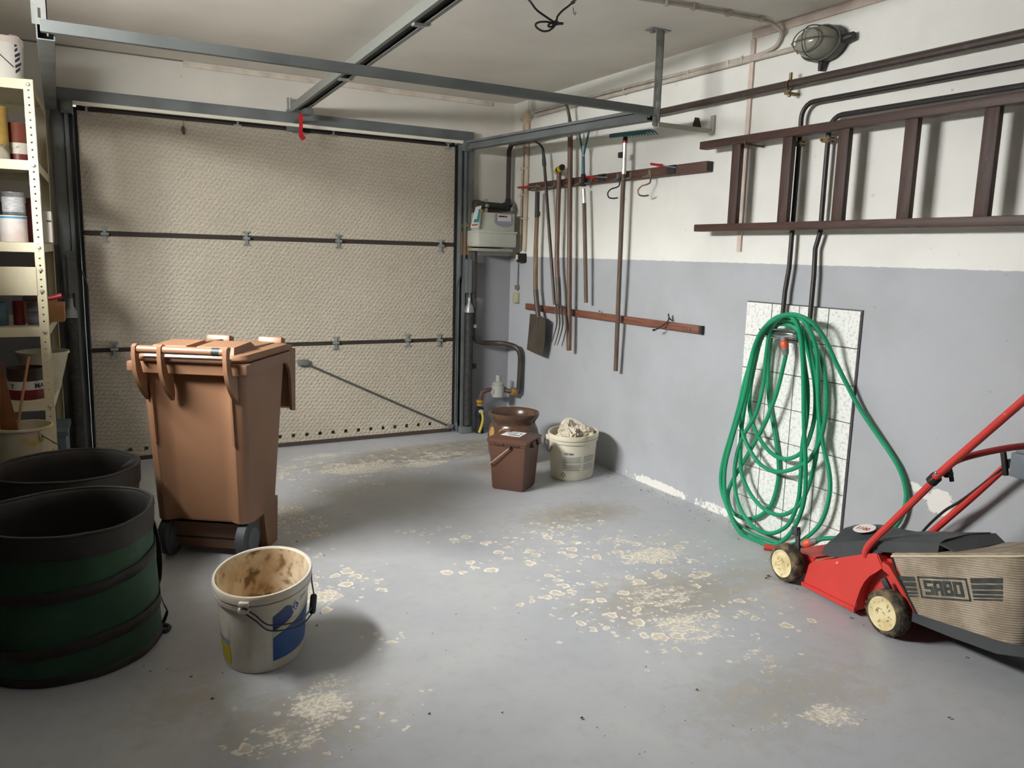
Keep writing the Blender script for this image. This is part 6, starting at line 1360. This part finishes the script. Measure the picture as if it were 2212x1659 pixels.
# black tray under the bag
b = B(); zz = lambda y: zb_(y)
b.loft([[(.036, -.30, .085), (.33, -.30, .085), (.33, -.30, .118), (.036, -.30, .118)], [(.034, -.45, .098), (.332, -.45, .098), (.332, -.45, .140), (.034, -.45, .140)], [(.034, -.60, .116), (.332, -.60, .116), (.332, -.60, .161), (.034, -.60, .161)], [(.05, -.682, .14), (.315, -.682, .14), (.315, -.685, .174), (.05, -.685, .174)]]); b.build('bag_tray', mbk, ang=40, **LOC)
# handle: two lower tubes, upper loop, brace, clamps, switch box, cable
b = B(); b.tube(catmull([(.055, -.070, .228), (.052, -.078, .262), (.044, -.115, .312), (.040, -.20, .420), (.040, -.30, .552), (.040, -.335, .600)], 5), [.0125]*22+[.011]*4, 10); b.build('lower_handle', mwr, **LOC)
b = B(); b.tube(catmull([(.345, -.06, .24), (.352, -.107, .304), (.358, -.232, .465), (.360, -.345, .615)], 5), .0125, 10); b.build('lower_handle', mwr, **LOC)
b = B(); b.tube([(.030, -.318, .580), (.030, -.58, .889), (.030, -.78, 1.13)]+[], .0125, 10); b.tube(catmull([(.03, -.78, 1.13), (.05, -.83, 1.17), (.12, -.85, 1.185), (.26, -.85, 1.185), (.34, -.83, 1.17), (.36, -.78, 1.12)], 4), .0125, 10); b.tube([(.36, -.78, 1.12), (.372, -.355, .628)], .0125, 10); b.build('upper_handle', mwr, ang=60, **LOC)
mdr = mat('mower_dark_red', (140, 44, 44), .45)
b = B(); b.tube(catmull([(.042, -.345, .618), (.048, -.375, .655), (.075, -.415, .685), (.16, -.47, .716), (.28, -.52, .735), (.37, -.54, .75)], 5), .0105, 10); b.build('handle_brace', mdr, **LOC)
b = B(); d_ = Vector((0, -.62, .78)).normalized(); p = Vector((.036, -.322, .585)); b.tube([p-d_*.012, p+d_*.016], .0185, 12); b.build('tube_clamp', mdark, **LOC)
b = B(); b.ball((.022, -.340, .612), (.007, .009, .009)); b.build('clamp_bolt', mchrome, **LOC)
def wing(x, y, z):
    b = B(); b.cyl((x, y, z), (x+.022, y, z), .012, None, 10); b.bar((x+.026, y+.008, z+.018), (x+.026, y-.006, z-.026), .010, .014, (1, 0, 0), .003); b.build('wing_nut', mdark, **LOC)
wing(.050, -.352, .610)
b = B(); q = Vector((.34, -.352, .622)); b.cyl(q, q+Vector((.03, 0, 0)), .014, None, 12); b.bar(q+Vector((-.006, .012, .040)), q+Vector((-.006, -.008, -.040)), .016, .014, (1, 0, 0), .003); b.build('wing_nut', mdark, **LOC)
b = B(); b.mm((.325, -.50, .585), (.395, -.372, .668), .006); b.mm((.328, -.48, .668), (.39, -.385, .682), .004); b.build('switch_box', mat('switch_grey', (112, 120, 128), .35), **LOC)
b = B(); b.ball((.36, -.43, .685), (.018, .018, .014)); b.build('switch_button', mwr, **LOC)
b = B(); b.tube(catmull([(.345, -.05, .26), (.352, -.085, .32), (.346, -.145, .392), (.350, -.20, .445), (.352, -.28, .535), (.35, -.36, .625), (.352, -.385, .63)], 5), .005, 8); b.build('power_cable', mdark, **LOC)

# ------------------------------------------------------------------ knotted black cable hanging from the ceiling
mcab = mat('cable_black', (34, 32, 32), .5)
kx = AT(1196, 48, 2, 2.20); Yk = kx.y
def KP(px, py): return AT(px, py, 1, Yk)
cbl = thing('hanging_cable', 'black knotted cable hanging from the ceiling at the top of the picture', 'cable', (kx.x, kx.y, 2.2))
e0, e1 = FP(1130, -14, ZC-.004), FP(1262, -16, ZC-.004)
pts = [e0, KP(1146, 4), KP(1160, 22), KP(1182, 38), KP(1196, 48), KP(1198, 56), KP(1186, 66), KP(1172, 67), KP(1160, 60), KP(1157, 53), KP(1164, 48), KP(1180, 47), KP(1192, 50), KP(1196, 55), KP(1188, 58), KP(1184, 55), KP(1190, 50), KP(1202, 44), KP(1204, 36), KP(1214, 24), KP(1228, 13), KP(1236, 6), e1]
for p in pts: p.z = min(p.z, ZC-.004)
B().tube(catmull(pts, 5), .0042, 8).build('cord', mcab, cbl)
b = B(); b.tube([KP(1194, 50), KP(1216, 51)], [.008, .005], 8); b.tube([KP(1236, 2), KP(1239, 8)], .008, 8); b.ball(KP(1202, 50), (.010, .010, .010)); b.build('knot', mcab, cbl)
b = B(); q = FP(1238, 18, ZC-.004); b.tube(catmull([q+Vector((0, 0, .003)), q+Vector((.005, .0, -.02)), q+Vector((.012, 0, -.022)), q+Vector((.014, 0, -.012))], 4), .0025, 6); b.build('ceiling_hook', mclip, cbl)

# ------------------------------------------------------------------ leaf crumbs and dirt on the floor
b = B(); rnd = random.Random(5)
def bit(px, py, s):
    p = FP(px, py, .002); a = rnd.uniform(0, 6.28); n = 5
    ring = [p+Vector((s*rnd.uniform(.5, 1.1)*math.cos(a+2*PI*k/n), s*.6*rnd.uniform(.5, 1.1)*math.sin(a+2*PI*k/n), rnd.uniform(0, s*.5))) for k in range(n)]
    t_ = p+Vector((0, 0, s*rnd.uniform(.3, .8))); V = b._add(ring+[t_, p], [(k, (k+1) % n, n) for k in range(n)]+[((k+1) % n, k, n+1) for k in range(n)])
for px, py, s in ((412, 1462, .008), (458, 1510, .007), (362, 1446, .006), (325, 1450, .006), (310, 1440, .004), (928, 1542, .006), (1085, 1540, .005), (1256, 1552, .008), (1290, 1572, .004), (1505, 1490, .006), (2050, 1552, .008), (2088, 1420, .006), (1120, 1325, .005), (985, 1327, .005), (880, 1325, .004), (693, 1325, .006), (684, 1352, .006), (700, 1200, .005), (1255, 1085, .006), (1290, 1113, .005), (1838, 1335, .008), (1848, 1325, .006), (1866, 1351, .005), (1722, 1272, .006), (1660, 1245, .012), (1655, 1250, .010), (1395, 1120, .004), (1372, 1160, .006), (1500, 1120, .005), (1530, 1125, .005), (1575, 1140, .005), (1595, 1165, .006), (640, 1170, .008), (480, 1455, .005), (1395, 1440, .004), (760, 1620, .003), (1870, 1555, .004), (1480, 1557, .003)): bit(px, py, s)
for k in range(130): bit(rnd.uniform(500, 2150), rnd.uniform(1030, 1650) if k % 3 else rnd.uniform(960, 1100), rnd.uniform(.0015, .0035))
for k in range(60):
    y = rnd.uniform(-2.6, -1.0); p_ = Vector((rnd.uniform(-.12, -.02), y, .002)); s = rnd.uniform(.002, .005)
    b._add([p_+Vector((s, 0, 0)), p_+Vector((0, s, .001)), p_+Vector((-s, 0, 0)), p_+Vector((0, -s, s))], [(0, 1, 2), (0, 2, 3), (0, 1, 3), (1, 2, 3)])
b.build('floor_debris', mat('leaf_crumbs', (78, 64, 50), .9, c2=(120, 84, 60), sc=9), None, False, label='scattered dark leaf crumbs and dirt on the grey floor', cat='debris', kind='stuff')

# ------------------------------------------------------------------ groups of repeated things
GROUPS = {'paint_bucket': 'oval white paint buckets', 'garden_bag': 'green pop-up garden bags at the left', 'screwdriver': 'red handled screwdrivers on the rack board', 'tool_rack_board': 'wooden tool rack boards',
          'paint_can': 'paint cans on the steel shelf', 'water_pipe': 'dark water pipes on the right wall', 'cable_conduit': 'pale cable conduits', 'carton': 'cartons on the steel shelf'}
for o in list(COL.objects):
    g_ = GROUPS.get(o.name.split('.')[0])
    if g_ and o.parent is None: o['group'] = g_
